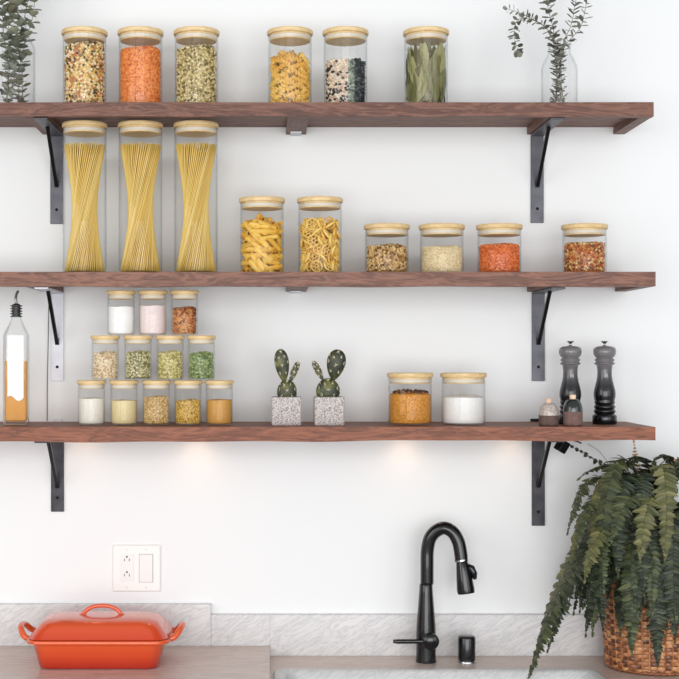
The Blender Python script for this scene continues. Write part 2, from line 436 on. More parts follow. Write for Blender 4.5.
g_=M.n('ShaderNodeNewGeometry'); r1=M.ramp([(0,(236,222,200)),(.3,(206,168,138)),(.5,(40,34,32)),(.78,(222,204,182))],'CONSTANT'); r2=M.ramp([(0,(24,26,30)),(.5,(50,56,60)),(.85,(100,106,106))],'CONSTANT'); r3=M.ramp([(0,(120,134,116)),(.4,(84,98,86)),(.8,(170,180,162))],'CONSTANT')
for r_ in (r1,r2,r3): M.l(g_,'Random Per Island',r_,'Fac')
tc=M.n('ShaderNodeTexCoord'); sp=M.n('ShaderNodeSeparateXYZ'); M.l(tc,'Object',sp,'Vector')
c1=M.n('ShaderNodeMath',operation='GREATER_THAN'); c1.inputs[1].default_value=.004; M.l(sp,'X',c1,0)
c2=M.n('ShaderNodeMath',operation='GREATER_THAN'); c2.inputs[1].default_value=.018; M.l(sp,'X',c2,0)
ma=M.n('ShaderNodeMix'); ma.data_type='RGBA'; M.l(c1,'Value',ma,0); M.l(r1,'Color',ma,6); M.l(r3,'Color',ma,7)
mbm=M.n('ShaderNodeMix'); mbm.data_type='RGBA'; M.l(c2,'Value',mbm,0); M.l(ma,2,mbm,6); M.l(r2,'Color',mbm,7); M.l(mbm,2,p,'Base Color')
grains(XE,DJ,Z1,RI,60,.0082,None,'black-eyed beans beside black beans in one top-shelf jar',name='black_eyed_beans',shape=(1.3,.85,.8),dome=.002,mat=M.m,cat='beans')
XBAY,_=make_jar(426,Z1,26,RB,RL,DJ,'tall glass jar of dried bay leaves, rightmost jar on the top shelf',g1,h=H1)
g2='tall spaghetti jars on the middle shelf'
XS=[]
for px,lab in ((84.7,'very tall glass jar of spaghetti, leftmost of the three'),(140.5,'very tall glass jar of spaghetti, middle of the three'),(196,'very tall glass jar of spaghetti, rightmost of the three')):
    X,HS=make_jar(px,Z2,120,RB,RL-.001,DJ,lab,g2,h=WZ(120,DJ+.05)-Z2); XS.append(X)
g3='medium jars on the middle shelf'
XP,_=make_jar(262,Z2,196,RB,RL,DJ,'medium glass jar of penne on the middle shelf',g3)
XW,_=make_jar(320,Z2,196,RB,RL,DJ,'medium glass jar of wheel-shaped pasta on the middle shelf',g3)
g4='short wide jars'
X,HW=make_jar(386.8,Z2,223,RB,RL,DJ,'short glass jar of small brown beans on the middle shelf',g4)
grains(X,DJ,Z2,RI,245,.0062,[(0,(214,178,118)),(.35,(178,134,72)),(.6,(232,204,150)),(.82,(112,78,40))],'small brown and tan beans in a short jar on the middle shelf',name='brown_beans',dome=.008,cat='beans')
X,_=make_jar(441.8,Z2,223,RB,RL,DJ,'short glass jar of cream couscous on the middle shelf',g4,h=HW)
grains(X,DJ,Z2,RI,246,.0036,[(0,(228,208,164)),(.3,(238,222,184)),(.6,(214,190,142)),(.9,(244,232,204))],'pale cream couscous in a short jar on the middle shelf',name='couscous',dome=.005,cat='couscous')
X,_=make_jar(499.3,Z2,223,RB,RL,DJ,'short glass jar of orange lentils on the middle shelf',g4,h=HW)
grains(X,DJ,Z2,RI,244,.0050,[(0,(232,130,64)),(.3,(214,104,46)),(.6,(242,154,88)),(.85,(196,88,40))],'deep orange lentils in a short jar on the middle shelf',name='orange_lentils',dome=.006,shape=(1,1,.7))
X,_=make_jar(584.5,Z2,222.5,RB,RL,DJ,'short glass jar of mixed seeds near the right end of the middle shelf',g4,h=HW)
grains(X,DJ,Z2,RI,243,.0062,[(0,(204,150,80)),(.25,(166,84,44)),(.45,(230,200,140)),(.62,(110,70,40)),(.78,(200,120,60))],'brown, cream and rust mixed seeds in the right end jar of the middle shelf',name='mixed_seeds',dome=.004,cat='seeds')
X,HM=make_jar(410,Z3,372.5,RB,RL,DJ,'short glass jar of golden spice with dark crumbs on top, on the lowest shelf',g4)
powder_fill(X,DJ,Z3,RI,394,powder('golden_spice',(206,140,50),22,260,.7),'golden orange ground spice in a short jar on the lowest shelf','ground_spice','spice',dome=.008)
# dark crumbs on top
P=[]
for k in range(70):
    a=rng.uniform(0,2*PI); r_=RI*.86*math.sqrt(rng.uniform(.15,1)); P.append((r_*math.cos(a),r_*math.sin(a),0))
P=np.array(P); zt=WZ(394,DJ+RI*.7)-Z3
P[:,2]=zt+.008*(.8-(P[:,0]**2+P[:,1]**2)/(RI*RI))+.0022
V,F=grain_mesh('c',None,P,.0068)
mb=MB(); mb.v.append(V); mb.f=[tuple(q) for q in F.tolist()]; mb.m=[0]*len(F); mb.n=len(V)
tag(mb.obj('spice_crumbs',island('crumb_colours',[(0,(92,52,24)),(.4,(150,90,36)),(.7,(60,34,18))]),None,True,(X,-DJ,Z3)),'dark brown crumbs lying on the golden spice','crumbs',None,'stuff')
X,_=make_jar(463.5,Z3,372.5,RB,RL,DJ,'short glass jar of white salt on the lowest shelf',g4,h=HM)
powder_fill(X,DJ,Z3,RI,397,powder('white_salt',(238,237,234),5,300,.15),'white salt in a short jar on the lowest shelf','salt','salt',dome=.007)
# jar pyramid
RS,RSL=.0312,.0335; RSI=RS-GLASS_T; DS=.16; HSm=.1022
def fine(name,stops,g): return (name,stops,g)
pyr=[
 (0,91.5,397,'powder',(232,228,216),'white flour','bottom row, first from left'),
 (0,124,399,'powder',(226,208,158),'pale yellow meal','bottom row, second from left'),
 (0,156.3,396,'grain',[(0,(216,182,118)),(.4,(180,142,82)),(.7,(236,212,160))],'beige gold grains','bottom row, middle'),
 (0,188,399.5,'grain',[(0,(210,172,76)),(.4,(166,122,38)),(.7,(232,202,116))],'golden seeds','bottom row, fourth from left'),
 (0,219.3,398.5,'powder',(204,152,74),'ochre powder','bottom row, right end'),
 (1,105.2,351.5,'grain2',[(0,(226,204,168)),(.4,(186,152,108)),(.7,(242,230,206))],'pale tan grains','middle row, left end'),
 (1,138.1,351,'grain2',[(0,(206,200,148)),(.35,(150,138,84)),(.6,(232,226,184)),(.85,(112,104,62))],'speckled green seeds','middle row, second from left'),
 (1,170.1,351,'grain2',[(0,(200,188,118)),(.4,(148,132,70)),(.7,(226,218,164))],'yellowish green grains','middle row, third from left'),
 (1,201.4,352,'grain2',[(0,(144,162,98)),(.4,(96,116,62)),(.7,(186,198,142))],'green split peas','middle row, right end'),
 (2,121,305,'powder',(246,245,243),'bright white sugar','top row, left'),
 (2,152.7,304,'powder',(238,220,216),'pale pink salt','top row, middle'),
 (2,184.5,308,'grain3',[(0,(186,110,54)),(.3,(140,70,34)),(.55,(214,150,84)),(.8,(112,54,28))],'rusty brown flakes','top row, right')]
for row,px,tp,kind,col,what,where in pyr:
    bz=Z3+row*(HSm+.0004)
    X,_=make_jar(px,bz,0,RS,RSL,DS,'small glass jar of %s, %s of the pyramid'%(what,where),'small jars stacked in a pyramid',h=HSm)
    nm=what.split()[-1]
    lab='%s inside the pyramid jar, %s'%(what,where)
    if kind=='powder': powder_fill(X,DS,bz,RSI,tp+1.5,powder('p_'+nm,col,5,260,.2),lab,nm,nm,dome=.002)
    elif kind=='grain': grains(X,DS,bz,RSI,tp+1,.0034,col,lab,name=nm,dome=.003,cat=nm)
    elif kind=='grain2': grains(X,DS,bz,RSI,tp+1,.0048,col,lab,name=nm if nm!='peas' else 'split_peas',dome=.004,cat=nm,shape=(1.2,.9,.8))
    else: grains(X,DS,bz,RSI,tp,.0062,col,lab,name=nm,dome=.004,cat=nm,shape=(1.2,1,.5))

# ---------------------------------------------------------------- spaghetti
m_spag=island('spaghetti_yellow',[(0,(226,184,80)),(.35,(206,158,56)),(.7,(236,198,100))],.5)
M=Mat('spaghetti_strand_yellow'); p=M.pr(Roughness=.45); oi=M.n('ShaderNodeObjectInfo'); r_=M.ramp([(0,(252,228,148)),(.5,(232,192,88)),(1,(246,214,118))]); M.l(oi,'Random',r_,'Fac'); M.l(r_,'Color',p,'Base Color'); m_strand=M.m
LEN=WZ(143,DJ+.03)-Z2-.006
def strand_pts(Rt,a,twist,z0,L,wob=0):
    A=Vector((Rt*math.cos(a),Rt*math.sin(a),z0)); B=Vector((Rt*1.02*math.cos(a+twist),Rt*1.02*math.sin(a+twist),z0+L))
    out=[]
    for k in range(9):
        t=k/8; q=A.lerp(B,t); q.x+=wob*math.sin(t*PI); out.append(q)
    return out
RT=RI-.0028; TW=math.radians(106)
mb=MB(); tube(mb,strand_pts(RT,0,TW,0,LEN),.0012,6); ring_me=mb.mesh('spaghetti',m_strand)
which=['left','middle','right']
for j,X in enumerate(XS):
    n=54
    for k in range(n):
        a=2*PI*k/n+rng.uniform(-.006,.006)
        o=bpy.data.objects.new('spaghetti',ring_me); C.objects.link(o)
        dz=rng.uniform(0,.004)
        o.location=(X,-DJ,Z2+.0062); o.rotation_euler=(0,0,a); o.scale=(1,1,1-dz*3)
        tag(o,'thin yellow spaghetti strand twisted in the %s very tall jar'%which[j],'spaghetti','spaghetti strands in the %s tall jar'%which[j])
    mb=MB()
    for q in range(3):
        rr_=RT*(.88-.2*q); nn=int(44-10*q)
        for k in range(nn):
            tube(mb,strand_pts(rr_,2*PI*k/nn+rng.uniform(-.05,.05)+q,TW*1.02,0,LEN-rng.uniform(0,.005)),.0014,5)
    o=mb.obj('spaghetti_core',m_spag,None,True,(X,-DJ,Z2+.0062)); tag(o,'dense inner bundle of yellow spaghetti inside the %s very tall jar'%which[j],'spaghetti',None,'stuff')

# ---------------------------------------------------------------- short pasta
def objmat(name,a,b,c,rough=.5):
    M=Mat(name); p=M.pr(Roughness=rough); oi=M.n('ShaderNodeObjectInfo'); r=M.ramp([(0,a),(.5,b),(1,c)]); M.l(oi,'Random',r,'Fac'); M.l(r,'Color',p,'Base Color')
    p.inputs['Subsurface Weight'].default_value=0; return M.m
m_fus=objmat('fusilli_yellow',(232,182,84),(242,204,112),(224,168,62))
m_pen=objmat('penne_yellow',(234,184,66),(244,204,98),(222,166,48))
m_whl=objmat('wheel_yellow',(240,194,92),(246,212,120),(230,174,66))
m_bay=objmat('bay_green',(112,112,62),(166,162,112),(78,74,40),.6)
def fusilli(L=.038,R=.0082,n=44):
    mb=MB(); v=[]; seg=18
    for i in range(n+1):
        t=i/n; tw=t*2*PI*2.1
        for k in range(seg):
            a=2*PI*k/seg; r=R*(.34+.66*max(0,math.cos(1.5*a))**2 if False else .34+.66*(0.5+.5*math.cos(2*a))**1.3)
            v.append((L*(t-.5),r*math.cos(a+tw),r*math.sin(a+tw)))
    f=[]
    for i in range(n):
        for k in range(seg):
            k2=(k+1)%seg; f.append((i*seg+k,(i+1)*seg+k,(i+1)*seg+k2,i*seg+k2))
    f.append(tuple(range(seg))); f.append(tuple(reversed(range(n*seg,(n+1)*seg))))
    mb.add(v,f); return mb.mesh('fusilli',m_fus)
def penne(L=.046,R=.0062):
    mb=MB(); seg=16; v=[]; f=[]
    rings=[(-1,R),(1,R),(1,R*.70),(-1,R*.70)]
    for s,r in rings:
        for k in range(seg):
            a=2*PI*k/seg; v.append((s*L/2+r*math.cos(a)*.9,r*math.cos(a),r*math.sin(a)))
    for i in range(4):
        i2=(i+1)%4
        for k in range(seg):
            k2=(k+1)%seg; f.append((i*seg+k,i2*seg+k,i2*seg+k2,i*seg+k2))
    mb.add(v,f); me=mb.mesh('penne',m_pen); me.set_sharp_from_angle(angle=.9); return me
def wheel(R=.0148,w=.0045):
    mb=MB(); n=36
    def ringtube(Rr,r):
        v=[]; f=[]; m=8
        for i in range(n):
            a=2*PI*i/n
            for k in range(m):
                b=2*PI*k/m; v.append(((Rr+r*math.cos(b))*math.cos(a),r*1.9*math.sin(b),(Rr+r*math.cos(b))*math.sin(a)))
        for i in range(n):
            i2=(i+1)%n
            for k in range(m):
                k2=(k+1)%m; f.append((i*m+k,i2*m+k,i2*m+k2,i*m+k2))
        mb.add(v,f)
    ringtube(R-.0016,.0016); ringtube(.0042,.0012)
    for k in range(6):
        a=2*PI*k/6
        M4=Matrix.Rotation(-a,4,'Y'); box(mb,.0034,R-.0016,-.0018,.0018,-.00085,.00085,0,M4)
    return mb.mesh('wheel_pasta',m_whl)
def put(me,name,X,bz,p,rot,label,cat,group):
    o=bpy.data.objects.new(name,me); C.objects.link(o); o.location=(X+p[0],-DJ+p[1],bz+p[2])
    o.rotation_mode='QUATERNION'; o.rotation_quaternion=rot; tag(o,label,cat,group); return o
def pack(me,name,X,bz,L,W,ztop,label,cat,group,spread=1.2,front=PI,shells=2,bias=0.0,tops=8,zrag=.006,mode='tan'):
    k=0
    for sh in range(shells):
        R=RI-W*.5-.0012-sh*W*1.05
        ring_n=max(5,int(2*PI*R/(L*.62))); rows=int((ztop-.006)/(W*.98))
        for i in range(rows):
            z=.006+W*.55+i*(ztop-.006-W)/(max(1,rows-1))
            for j in range(ring_n):
                a=2*PI*(j+.5*(i%2)+rng.uniform(-.22,.22))/ring_n
                tilt=rng.uniform(-spread,spread)+bias
                # tangential piece cannot poke through the glass: pull inwards by its sagitta
                half=L/2*abs(math.cos(tilt)); r_=math.sqrt(max((R+W*.5)**2-half**2,1e-6))-W*.5
                r_=max(r_,R*.25)
                q=Quaternion((0,0,1),a+PI/2)@Quaternion((0,1,0),tilt)
                if mode=='tan': q=q@Quaternion((1,0,0),rng.uniform(0,6.28))
                if z+abs(math.sin(tilt))*L/2>ztop+zrag: 
                    q=Quaternion((0,0,1),a+PI/2)@Quaternion((0,1,0),tilt*.25)
                zz=max(z,.006+abs(math.sin(tilt))*L/2*.6)
                put(me,name,X,bz,(r_*math.cos(a),r_*math.sin(a),zz+rng.uniform(-.001,.001)),q,label,cat,group); k+=1
    for j in range(tops):
        a=rng.uniform(0,2*PI); r_=RI*rng.uniform(.1,.5)
        q=Quaternion((0,0,1),rng.uniform(0,6.28))@Quaternion((0,1,0),rng.uniform(-.6,.6))
        put(me,name,X,bz,(r_*math.cos(a),r_*math.sin(a),ztop+rng.uniform(0,.008)),q,label,cat,group); k+=1
    return k
cnt={}
cnt['fusilli']=pack(fusilli(),'fusilli',XF,Z1,.038,.0155,WZ(56,DJ+.03)-Z1,'golden spiral pasta piece packed in the tall top-shelf jar','pasta','spiral pasta pieces',spread=.9,tops=9)
cnt['penne']=pack(penne(),'penne',XP,Z2,.046,.0128,WZ(223,DJ+.03)-Z2,'golden penne tube packed in the middle-shelf jar','pasta','penne tubes',spread=.55,bias=.35,tops=7,zrag=.001)
# wheels: mostly face-on against the glass
wm=wheel(); zt=WZ(222,DJ+.03)-Z2; k=0
lab='pale yellow cartwheel pasta piece packed in the middle-shelf jar'
for sh in range(2):
    R=RI-.0075-sh*.011
    rows=6 if sh==0 else 5; n=11 if sh==0 else 8
    for i in range(rows):
        z=.018+i*(zt-.022)/(rows-1)
        for j in range(n):
            a=2*PI*(j+.5*(i%2)+rng.uniform(-.15,.15))/n
            flat=rng.random()<.62
            q=Quaternion((0,0,1),a+PI/2)@(Quaternion((0,0,1),rng.uniform(-.35,.35)) if flat else Quaternion((0,0,1),rng.uniform(.7,1.5)))@Quaternion((1,0,0),rng.uniform(-.5,.5) if flat else rng.uniform(-1.2,1.2))
            r_=R-(.0015 if flat else .0095)
            put(wm,'wheel_pasta',XW,Z2,(r_*math.cos(a),r_*math.sin(a),z+rng.uniform(-.003,.003)),q,lab,'pasta','cartwheel pasta pieces'); k+=1
cnt['wheel']=k
# bay leaves, curved to the glass
def bay_leaf(L,W,R):
    mb=MB(); n=12; v=[]
    for i in range(n+1):
        t=i/n; w=W*math.sin(PI*min(1,t*.98+.01))**.75*(1-.25*t)
        z=L*(t-.5)
        for s in (-1,-.5,0,.5,1):
            x=s*w/2; v.append((x,-(math.sqrt(max(R*R-x*x,0))-R)+abs(s)*-.0006+.0015*math.sin(5*t+s),z))
    f=[]
    for i in range(n):
        for k in range(4): f.append((i*5+k,i*5+k+1,(i+1)*5+k+1,(i+1)*5+k))
    mb.add(v,f)
    tube(mb,[(0,0,-L/2-.006),(0,-.0002,-L/2+.004),(0,-.0004,L*.2)],[.0007,.0007,.0003],5)
    me=mb.mesh('bay_leaf',m_bay); return me
leaves=[bay_leaf(.070,.027,.04),bay_leaf(.060,.022,.035),bay_leaf(.078,.025,.04)]
zt=WZ(42,DJ+.03)-Z1; k=0
for sh in range(4):
    R=RI-.004-sh*.0065; n=[13,12,10,8][sh]
    for i in range(4 if sh<3 else 3):
        for j in range(n):
            if k>=170: break
            a=2*PI*(j+.5*(i%2)+rng.uniform(-.25,.25))/n
            z=.042+i*(zt-.082)/3+rng.uniform(-.004,.004)
            q=Quaternion((0,0,1),a+PI/2)@Quaternion((0,1,0),rng.uniform(-.34,.34)+(PI if rng.random()<.4 else 0))@Quaternion((0,0,1),rng.uniform(-.25,.25))
            rj=R-rng.uniform(0,.003)
            put(leaves[k%3],'bay_leaf',XBAY,Z1,(rj*math.cos(a),rj*math.sin(a),z),q,'dried olive green bay leaf standing in the rightmost top-shelf jar','leaf','dried bay leaves'); k+=1
cnt['bay']=k
print('PASTA',cnt)

# ---------------------------------------------------------------- oil bottle
D=.15; X=WX(16.3,D); s=S(D)
zb=Z3; zsh=WZ(336,D)-zb; znk=WZ(321,D)-zb; ztop=WZ(315.5,D)-zb; hw=.0282
t=thing('oil_bottle','square glass oil bottle with steel pourer at the left end of the lowest shelf','bottle',(X,-D,zb),math.radians(6))
def bsec(off,zlo):
    return [(hw-off-.003,hw-off-.003,.006,zlo),(hw-off,hw-off,.007,zlo+.003),(hw-off,hw-off,.007,zsh),(hw*.86-off,hw*.86-off,.014,zsh+.012),(.017-off*.6,.017-off*.6,.0168-off*.6,zsh+.027),(.0115-off*.6,.0115-off*.6,.0114-off*.6,znk-.002+.008),(.0105-off*.6,.0105-off*.6,.0104-off*.6,ztop)]
mb=MB(); loft(mb,bsec(0,.0004),True,False); loft(mb,[q for q in bsec(.003,.008)],True,False); mb.obj('glass_body',m_bglass,t,True,sharp=.8)
M=Mat('amber_oil'); tr=M.n('ShaderNodeBsdfTransparent'); tr.inputs['Color'].default_value=(.985,.74,.34,1); g=M.n('ShaderNodeBsdfPrincipled'); g.inputs['Base Color'].default_value=lin((238,172,72)); g.inputs['Roughness'].default_value=.2
mx=M.n('ShaderNodeMixShader'); mx.inputs[0].default_value=.4; M.l(tr,'BSDF',mx,1); M.l(g,'BSDF',mx,2); M.l(mx,'Shader',M.out,'Surface')
zo=WZ(361,D)-zb
mb=MB(); loft(mb,[(hw-.007,hw-.007,.004,.0085),(hw-.0035,hw-.0035,.006,.0115),(hw-.0035,hw-.0035,.006,zo)]); o=mb.obj('oil',M.m,t,True,sharp=.8); o['label']='amber oil filling the lower two thirds'
mb=MB(); zl0=WZ(398,D)-zb; pts=[]
nx=14
v=[];f=[]
for i in range(nx+1):
    x=-.0175+.036*i/nx; zbm=zl0+.006*math.sin(i*.42+.6)
    v += [(x,-hw-.0003,zbm),(x,-hw-.0003,zsh+.001),(x,-hw-.0009,zbm),(x,-hw-.0009,zsh+.001)]
for i in range(nx):
    a=i*4;b=a+4; f += [(a+2,b+2,b+3,a+3),(a,a+1,b+1,b),(a+1,a+3,b+3,b+1),(a,b,b+2,a+2)]
f += [(0,2,3,1),(nx*4,nx*4+1,nx*4+3,nx*4+2)]
mb.add(v,f); o=mb.obj('white_panel',plain('blank_white',(240,240,238),.6),t,False); o['label']='plain white panel with uneven lower edge'  # thin white panel on the bottle front, wavy along the bottom
mb=MB(); prof=[(0,ztop-.004),(.0105,ztop-.004)]
z=ztop-.004
prof=[(0,z)]
for k in range(5): prof += [(.0095,z+k*.006),(.0138,z+k*.006+.001),(.0138,z+k*.006+.003),(.0095,z+k*.006+.004)]
prof += [(.006,z+.031),(0,z+.032)]
lathe(mb,prof,28); pour=mb.obj('stopper',plain('dark_rubber',(36,40,38),.35),t,True,sharp=.6)
zs_=z+.031; top=1.6548-zb-.002
mb=MB(); tube(mb,smooth_path([(0,0,zs_),(-.001,0,zs_+.012),(.001,-.004,top-.010),(.005,-.010,top-.004)],6),[.0030]*18+[.0024],12); mb.obj('spout',plain('steel_spout',(120,122,122),.25,.9),pour,True)
# small white lump resting in the oil
mb=MB()
lathe(mb,[(0,-.008),(.006,-.006),(.0085,0),(.006,.006),(0,.009)],16,M=Matrix.Translation((-.004,-.0145,.0185))@Matrix.Rotation(1.3,4,'Y'))
o=mb.obj('white_lump',plain('lump_white',(240,232,214),.5),None,True,(X,-D,zb)); tag(o,'small white lump lying at the bottom of the oil bottle','garlic')

# cable beside the bottle
mb=MB(); d=.012
tube(mb,smooth_path([PT(50,292,d),PT(48.6,310,d),PT(48.2,340,d),PT(47.4,380,d),PT(47.2,405,.012),(WX(47.2,.012),-.012,Z3+.002)],6),.0011,8)
tag(mb.obj('power_cable',plain('grey_cable',(90,90,92),.5)),'thin dark cable hanging on the wall between the oil bottle and bracket','cable')

# ---------------------------------------------------------------- cacti
def star(mb,p,nrm,r=.0055,n=9):
    nrm=nrm.normalized(); u=nrm.orthogonal().normalized(); w=nrm.cross(u)
    for k in range(n):
        a=2*PI*k/n+random.random(); e=p+(u*math.cos(a)+w*math.sin(a))*r*random.uniform(.6,1.5)+nrm*r*random.uniform(.35,.9)
        tube(mb,[p,e],[.00045,.00015],4)
m_pad=Mat('cactus_green'); p=m_pad.pr(Roughness=.45); mp=m_pad.coord(); nz=m_pad.n('ShaderNodeTexNoise',Scale=55.0,Detail=3.0); m_pad.l(mp,'Vector',nz,'Vector'); r_=m_pad.ramp([(.32,(20,27,15)),(.5,(50,56,26)),(.68,(110,112,54))]); m_pad.l(nz,'Fac',r_,'Fac'); m_pad.l(r_,'Color',p,'Base Color'); m_pad=m_pad.m
m_spine=plain('spine_cream',(236,226,200),.5)
M=Mat('speckled_concrete'); p=M.pr(Roughness=.9); mp=M.coord(); nz=M.n('ShaderNodeTexNoise',Scale=420.0,Detail=2.0); M.l(mp,'Vector',nz,'Vector'); r_=M.ramp([(.36,(120,110,108)),(.47,(190,182,180)),(.62,(216,210,206))]); M.l(nz,'Fac',r_,'Fac'); M.l(r_,'Color',p,'Base Color'); M.bump(p,nz,'Fac',.6,.001); m_conc=M.m
m_soil=plain('soil_dark',(50,42,34),.95,noise=14,bump=.6,scale=200)
def pad(t, base, tip, w, th, label_n, K=1.45):
    """egg shaped pad from base to tip with width w"""
    base=Vector(base); tip=Vector(tip); ax=(tip-base); L=ax.length; ax.normalize()
    side=ax.cross(Vector((0,-1,0))).normalized(); fr=side.cross(ax).normalized()
    mb=MB(); n=14; seg=22; v=[]; 
    prof=[(math.sin(PI*(i/n)**1.25)**.72) for i in range(n+1)]
    rings=[]
    for i in range(1,n):
        c=base+ax*L*(.5-.5*math.cos(PI*i/n)); u=(.5-.5*math.cos(PI*i/n)); r=math.sqrt(max(0,1-(2*u**K-1)**2))
        for k in range(seg):
            a=2*PI*k/seg; v.append(c+side*(w/2*r*math.cos(a))+fr*(th/2*r*math.sin(a)))
    v=[base]+v+[tip]; f=[]
    for k in range(seg):
        k2=(k+1)%seg; f.append((0,1+k2,1+k)); f.append((len(v)-1,1+(n-2)*seg+k,1+(n-2)*seg+k2))
        for i in range(n-2): f.append((1+i*seg+k,1+i*seg+k2,1+(i+1)*seg+k2,1+(i+1)*seg+k))
    mb.add([tuple(q) for q in v],f); o=mb.obj('pad',m_pad,t,True)
    sm=MB()
    for (u,q) in ((.3,-.5),(.3,.45),(.52,0),(.6,-.75),(.6,.75),(.75,-.3),(.78,.4),(.93,0),(.45,.95),(.8,-.85)):
        for sg in ((1,-1) if abs(q)<.8 else (1,)):
            r=math.sqrt(max(0,1-(2*u**K-1)**2)); a=math.acos(max(-1,min(1,q)))
            pnt=base+ax*L*u+side*(w/2*r*math.cos(a))-fr*(sg*th/2*r*math.sin(a))*(-1 if fr.y<0 else 1)
            star(sm,pnt,(pnt-(base+ax*L*u))+Vector((0,0,1e-4)),.0045)
    so=sm.obj('spines',m_spine,o,False)
    return o
def cactus(px0,px1,label,pads):
    D=.15; cx=(px0+px1)/2; X=WX(cx,D); hw=(px1-px0)/2/S(D+.03)
    t=thing('potted_cactus',label,'cactus',(X,-D,Z3),0,'potted cacti')
    H=.0645
    mb=MB(); loft(mb,[(hw-.002,hw-.002,.004,.0),(hw,hw,.005,.003),(hw,hw,.005,H-.002),(hw-.002,hw-.002,.004,H),(hw-.008,hw-.008,.004,H),(hw-.009,hw-.009,.004,H-.007)],True,True)
    o=mb.obj('pot',m_conc,t,True,sharp=.7)
    mb=MB(); loft(mb,[(hw-.0092,hw-.0092,.004,H-.0068),(hw-.0092,hw-.0092,.004,H-.004)]); mb.obj('soil',m_soil,t,False)
    for (bx,by,tx,ty,w,dd,dt) in pads:
        pad(t,PT(bx,by,D+dd)-Vector((X,-D,Z3)),PT(tx,ty,D+dt)-Vector((X,-D,Z3)),w/S(D),w/S(D)*.42,'',.85 if w>=20 else 1.45)
cactus(271.3,301.3,'cactus with tall left pad and slim right pad in speckled cube pot',[(287,402,287,379.5,20,0,0),(284.5,383,280,349,14.5,.001,.004),(289.5,383,298.5,361.5,7,-.002,-.006)])
cactus(313.8,343.9,'cactus with broad right pad and slim left pad in speckled cube pot',[(328,402,328,378,24,0,0),(333,381,338.5,349.5,19,.001,.004),(323.5,381,313,361,7,-.002,-.004)])

# ---------------------------------------------------------------- mills and shakers
m_mill=zgrad('ombre_grey_glaze',[(0,(9,12,16)),(.36,(13,15,19)),(.50,(40,40,44)),(.66,(84,82,85)),(.85,(112,110,112)),(1,(118,116,118))],.0,.175,.2,.15)
m_emb=plain('silver_emblem',(214,214,216),.35,.1)
def mill(px,D,label):
    X=WX(px,D); k=1/S(D)
    t=thing('pepper_mill',label,'mill',(X,-D,Z3),0,'ombre mills')
    H=(423.9-341)*k; Y=lambda y: H*(1-(y-61)/(532-61)); w=lambda q:q/5.66/2*k
    prof=[(0,0),(w(130),0),(w(136),.002),(w(136),Y(490)),(w(130),Y(482)),(w(116),Y(478)),(w(108),Y(473)),(w(118),Y(466)),(w(124),Y(460)),(w(118),Y(453)),(w(106),Y(448)),(w(116),Y(441)),(w(120),Y(435)),(w(114),Y(428)),(w(104),Y(422)),(w(112),Y(414)),(w(116),Y(408)),(w(110),Y(402)),(w(114),Y(392)),(w(121),Y(375)),(w(122),Y(360)),(w(118),Y(340)),(w(104),Y(312)),(w(90),Y(285)),(w(82),Y(258)),(w(80),Y(230)),(w(86),Y(205)),(w(92),Y(198))]
    mb=MB(); lathe(mb,prof+[(0,Y(198))],44); body=mb.obj('body',m_mill,t,True,sharp=1.0)
    prof=[(0,Y(197)),(w(96),Y(197)),(w(114),Y(192)),(w(114),Y(186)),(w(98),Y(181)),(w(98),Y(177)),(w(110),Y(172)),(w(110),Y(165)),(w(94),Y(160)),(w(96),Y(155)),(w(108),Y(150)),(w(122),Y(138)),(w(128),Y(122)),(w(124),Y(106)),(w(106),Y(96)),(w(70),Y(90)),(w(30),Y(87)),(0,Y(87))]
    mb=MB(); lathe(mb,prof,44); mb.obj('cap',m_mill,t,True,sharp=1.1)
    mb=MB(); lathe(mb,[(0,Y(88)),(w(20),Y(88)),(w(13),Y(82)),(w(13),Y(76)),(w(40),Y(65)),(w(42),Y(61)),(w(34),Y(62)),(w(12),Y(68)),(0,Y(69))],24); mb.obj('knob',m_chrome,t,True,sharp=.9)
    # emblem: oval ring with an upright mark
    mb=MB(); zc=Y(258); R0=w(81)
    ring=[]
    for i in range(25):
        a=2*PI*i/24; x=.0033*math.cos(a); ring.append((x,-math.sqrt(R0*R0-x*x)-.0003,zc+.0050*math.sin(a)))
    tube(mb,ring,.0006,5)
    for x in (-.0011,.0011): tube(mb,[(x,-math.sqrt(R0*R0-x*x)-.0003,zc-.0026),(x,-math.sqrt(R0*R0-x*x)-.0003,zc+.0026)],.00045,5)
    tube(mb,[(-.0011,-R0-.0003,zc),(.0011,-R0-.0003,zc)],.0004,5)
    mb.obj('emblem',m_emb,body,True)
mill(570.4,.115,'grey to black glossy mill behind the small dark shaker')
mill(604.6,.115,'grey to black glossy mill standing alone at the right')
def shaker(px,D,top_py,split_py,mu,ml,label,corkc):
    X=WX(px,D); k=1/S(D); t=thing('cruet',label,'cruet',(X,-D,Z3),0,'small corked cruets')
    H=WZ(top_py,D)-Z3; zs=WZ(split_py,D)-Z3; R=9.7*k
    mb=MB(); lathe(mb,[(0,0),(R-.002,0),(R-.0005,.0015),(R,.005),(R,zs)],36); mb.obj('lower_body',ml,t,True,sharp=1.0)
    prof=[(R,zs)]
    for i in range(1,11):
        a=i/10*PI/2; prof.append((.0045+(R-.0045)*math.cos(a)**.8 if i<10 else .0045, zs+(H-zs)*math.sin(a)))
    prof.append((0,H)); mb=MB(); lathe(mb,prof,36); mb.obj('upper_body',mu,t,True)
    mb=MB(); lathe(mb,[(0,H-.001),(.0068,H-.001),(.0072,H+.008),(.0066,H+.0092),(0,H+.0092)],20); mb.obj('cork',plain('cork_'+label[:5],corkc,.8,noise=14,scale=200),t,True,sharp=.8)
shaker(548.5,.195,402.5,415.2,plain('speckled_grey_glaze',(178,166,158),.3,noise=26,scale=220,coat=.4),plain('brown_clay',(96,76,70),.8,noise=8,scale=90),'small cruet with speckled grey glazed top and brown base',(226,190,160))
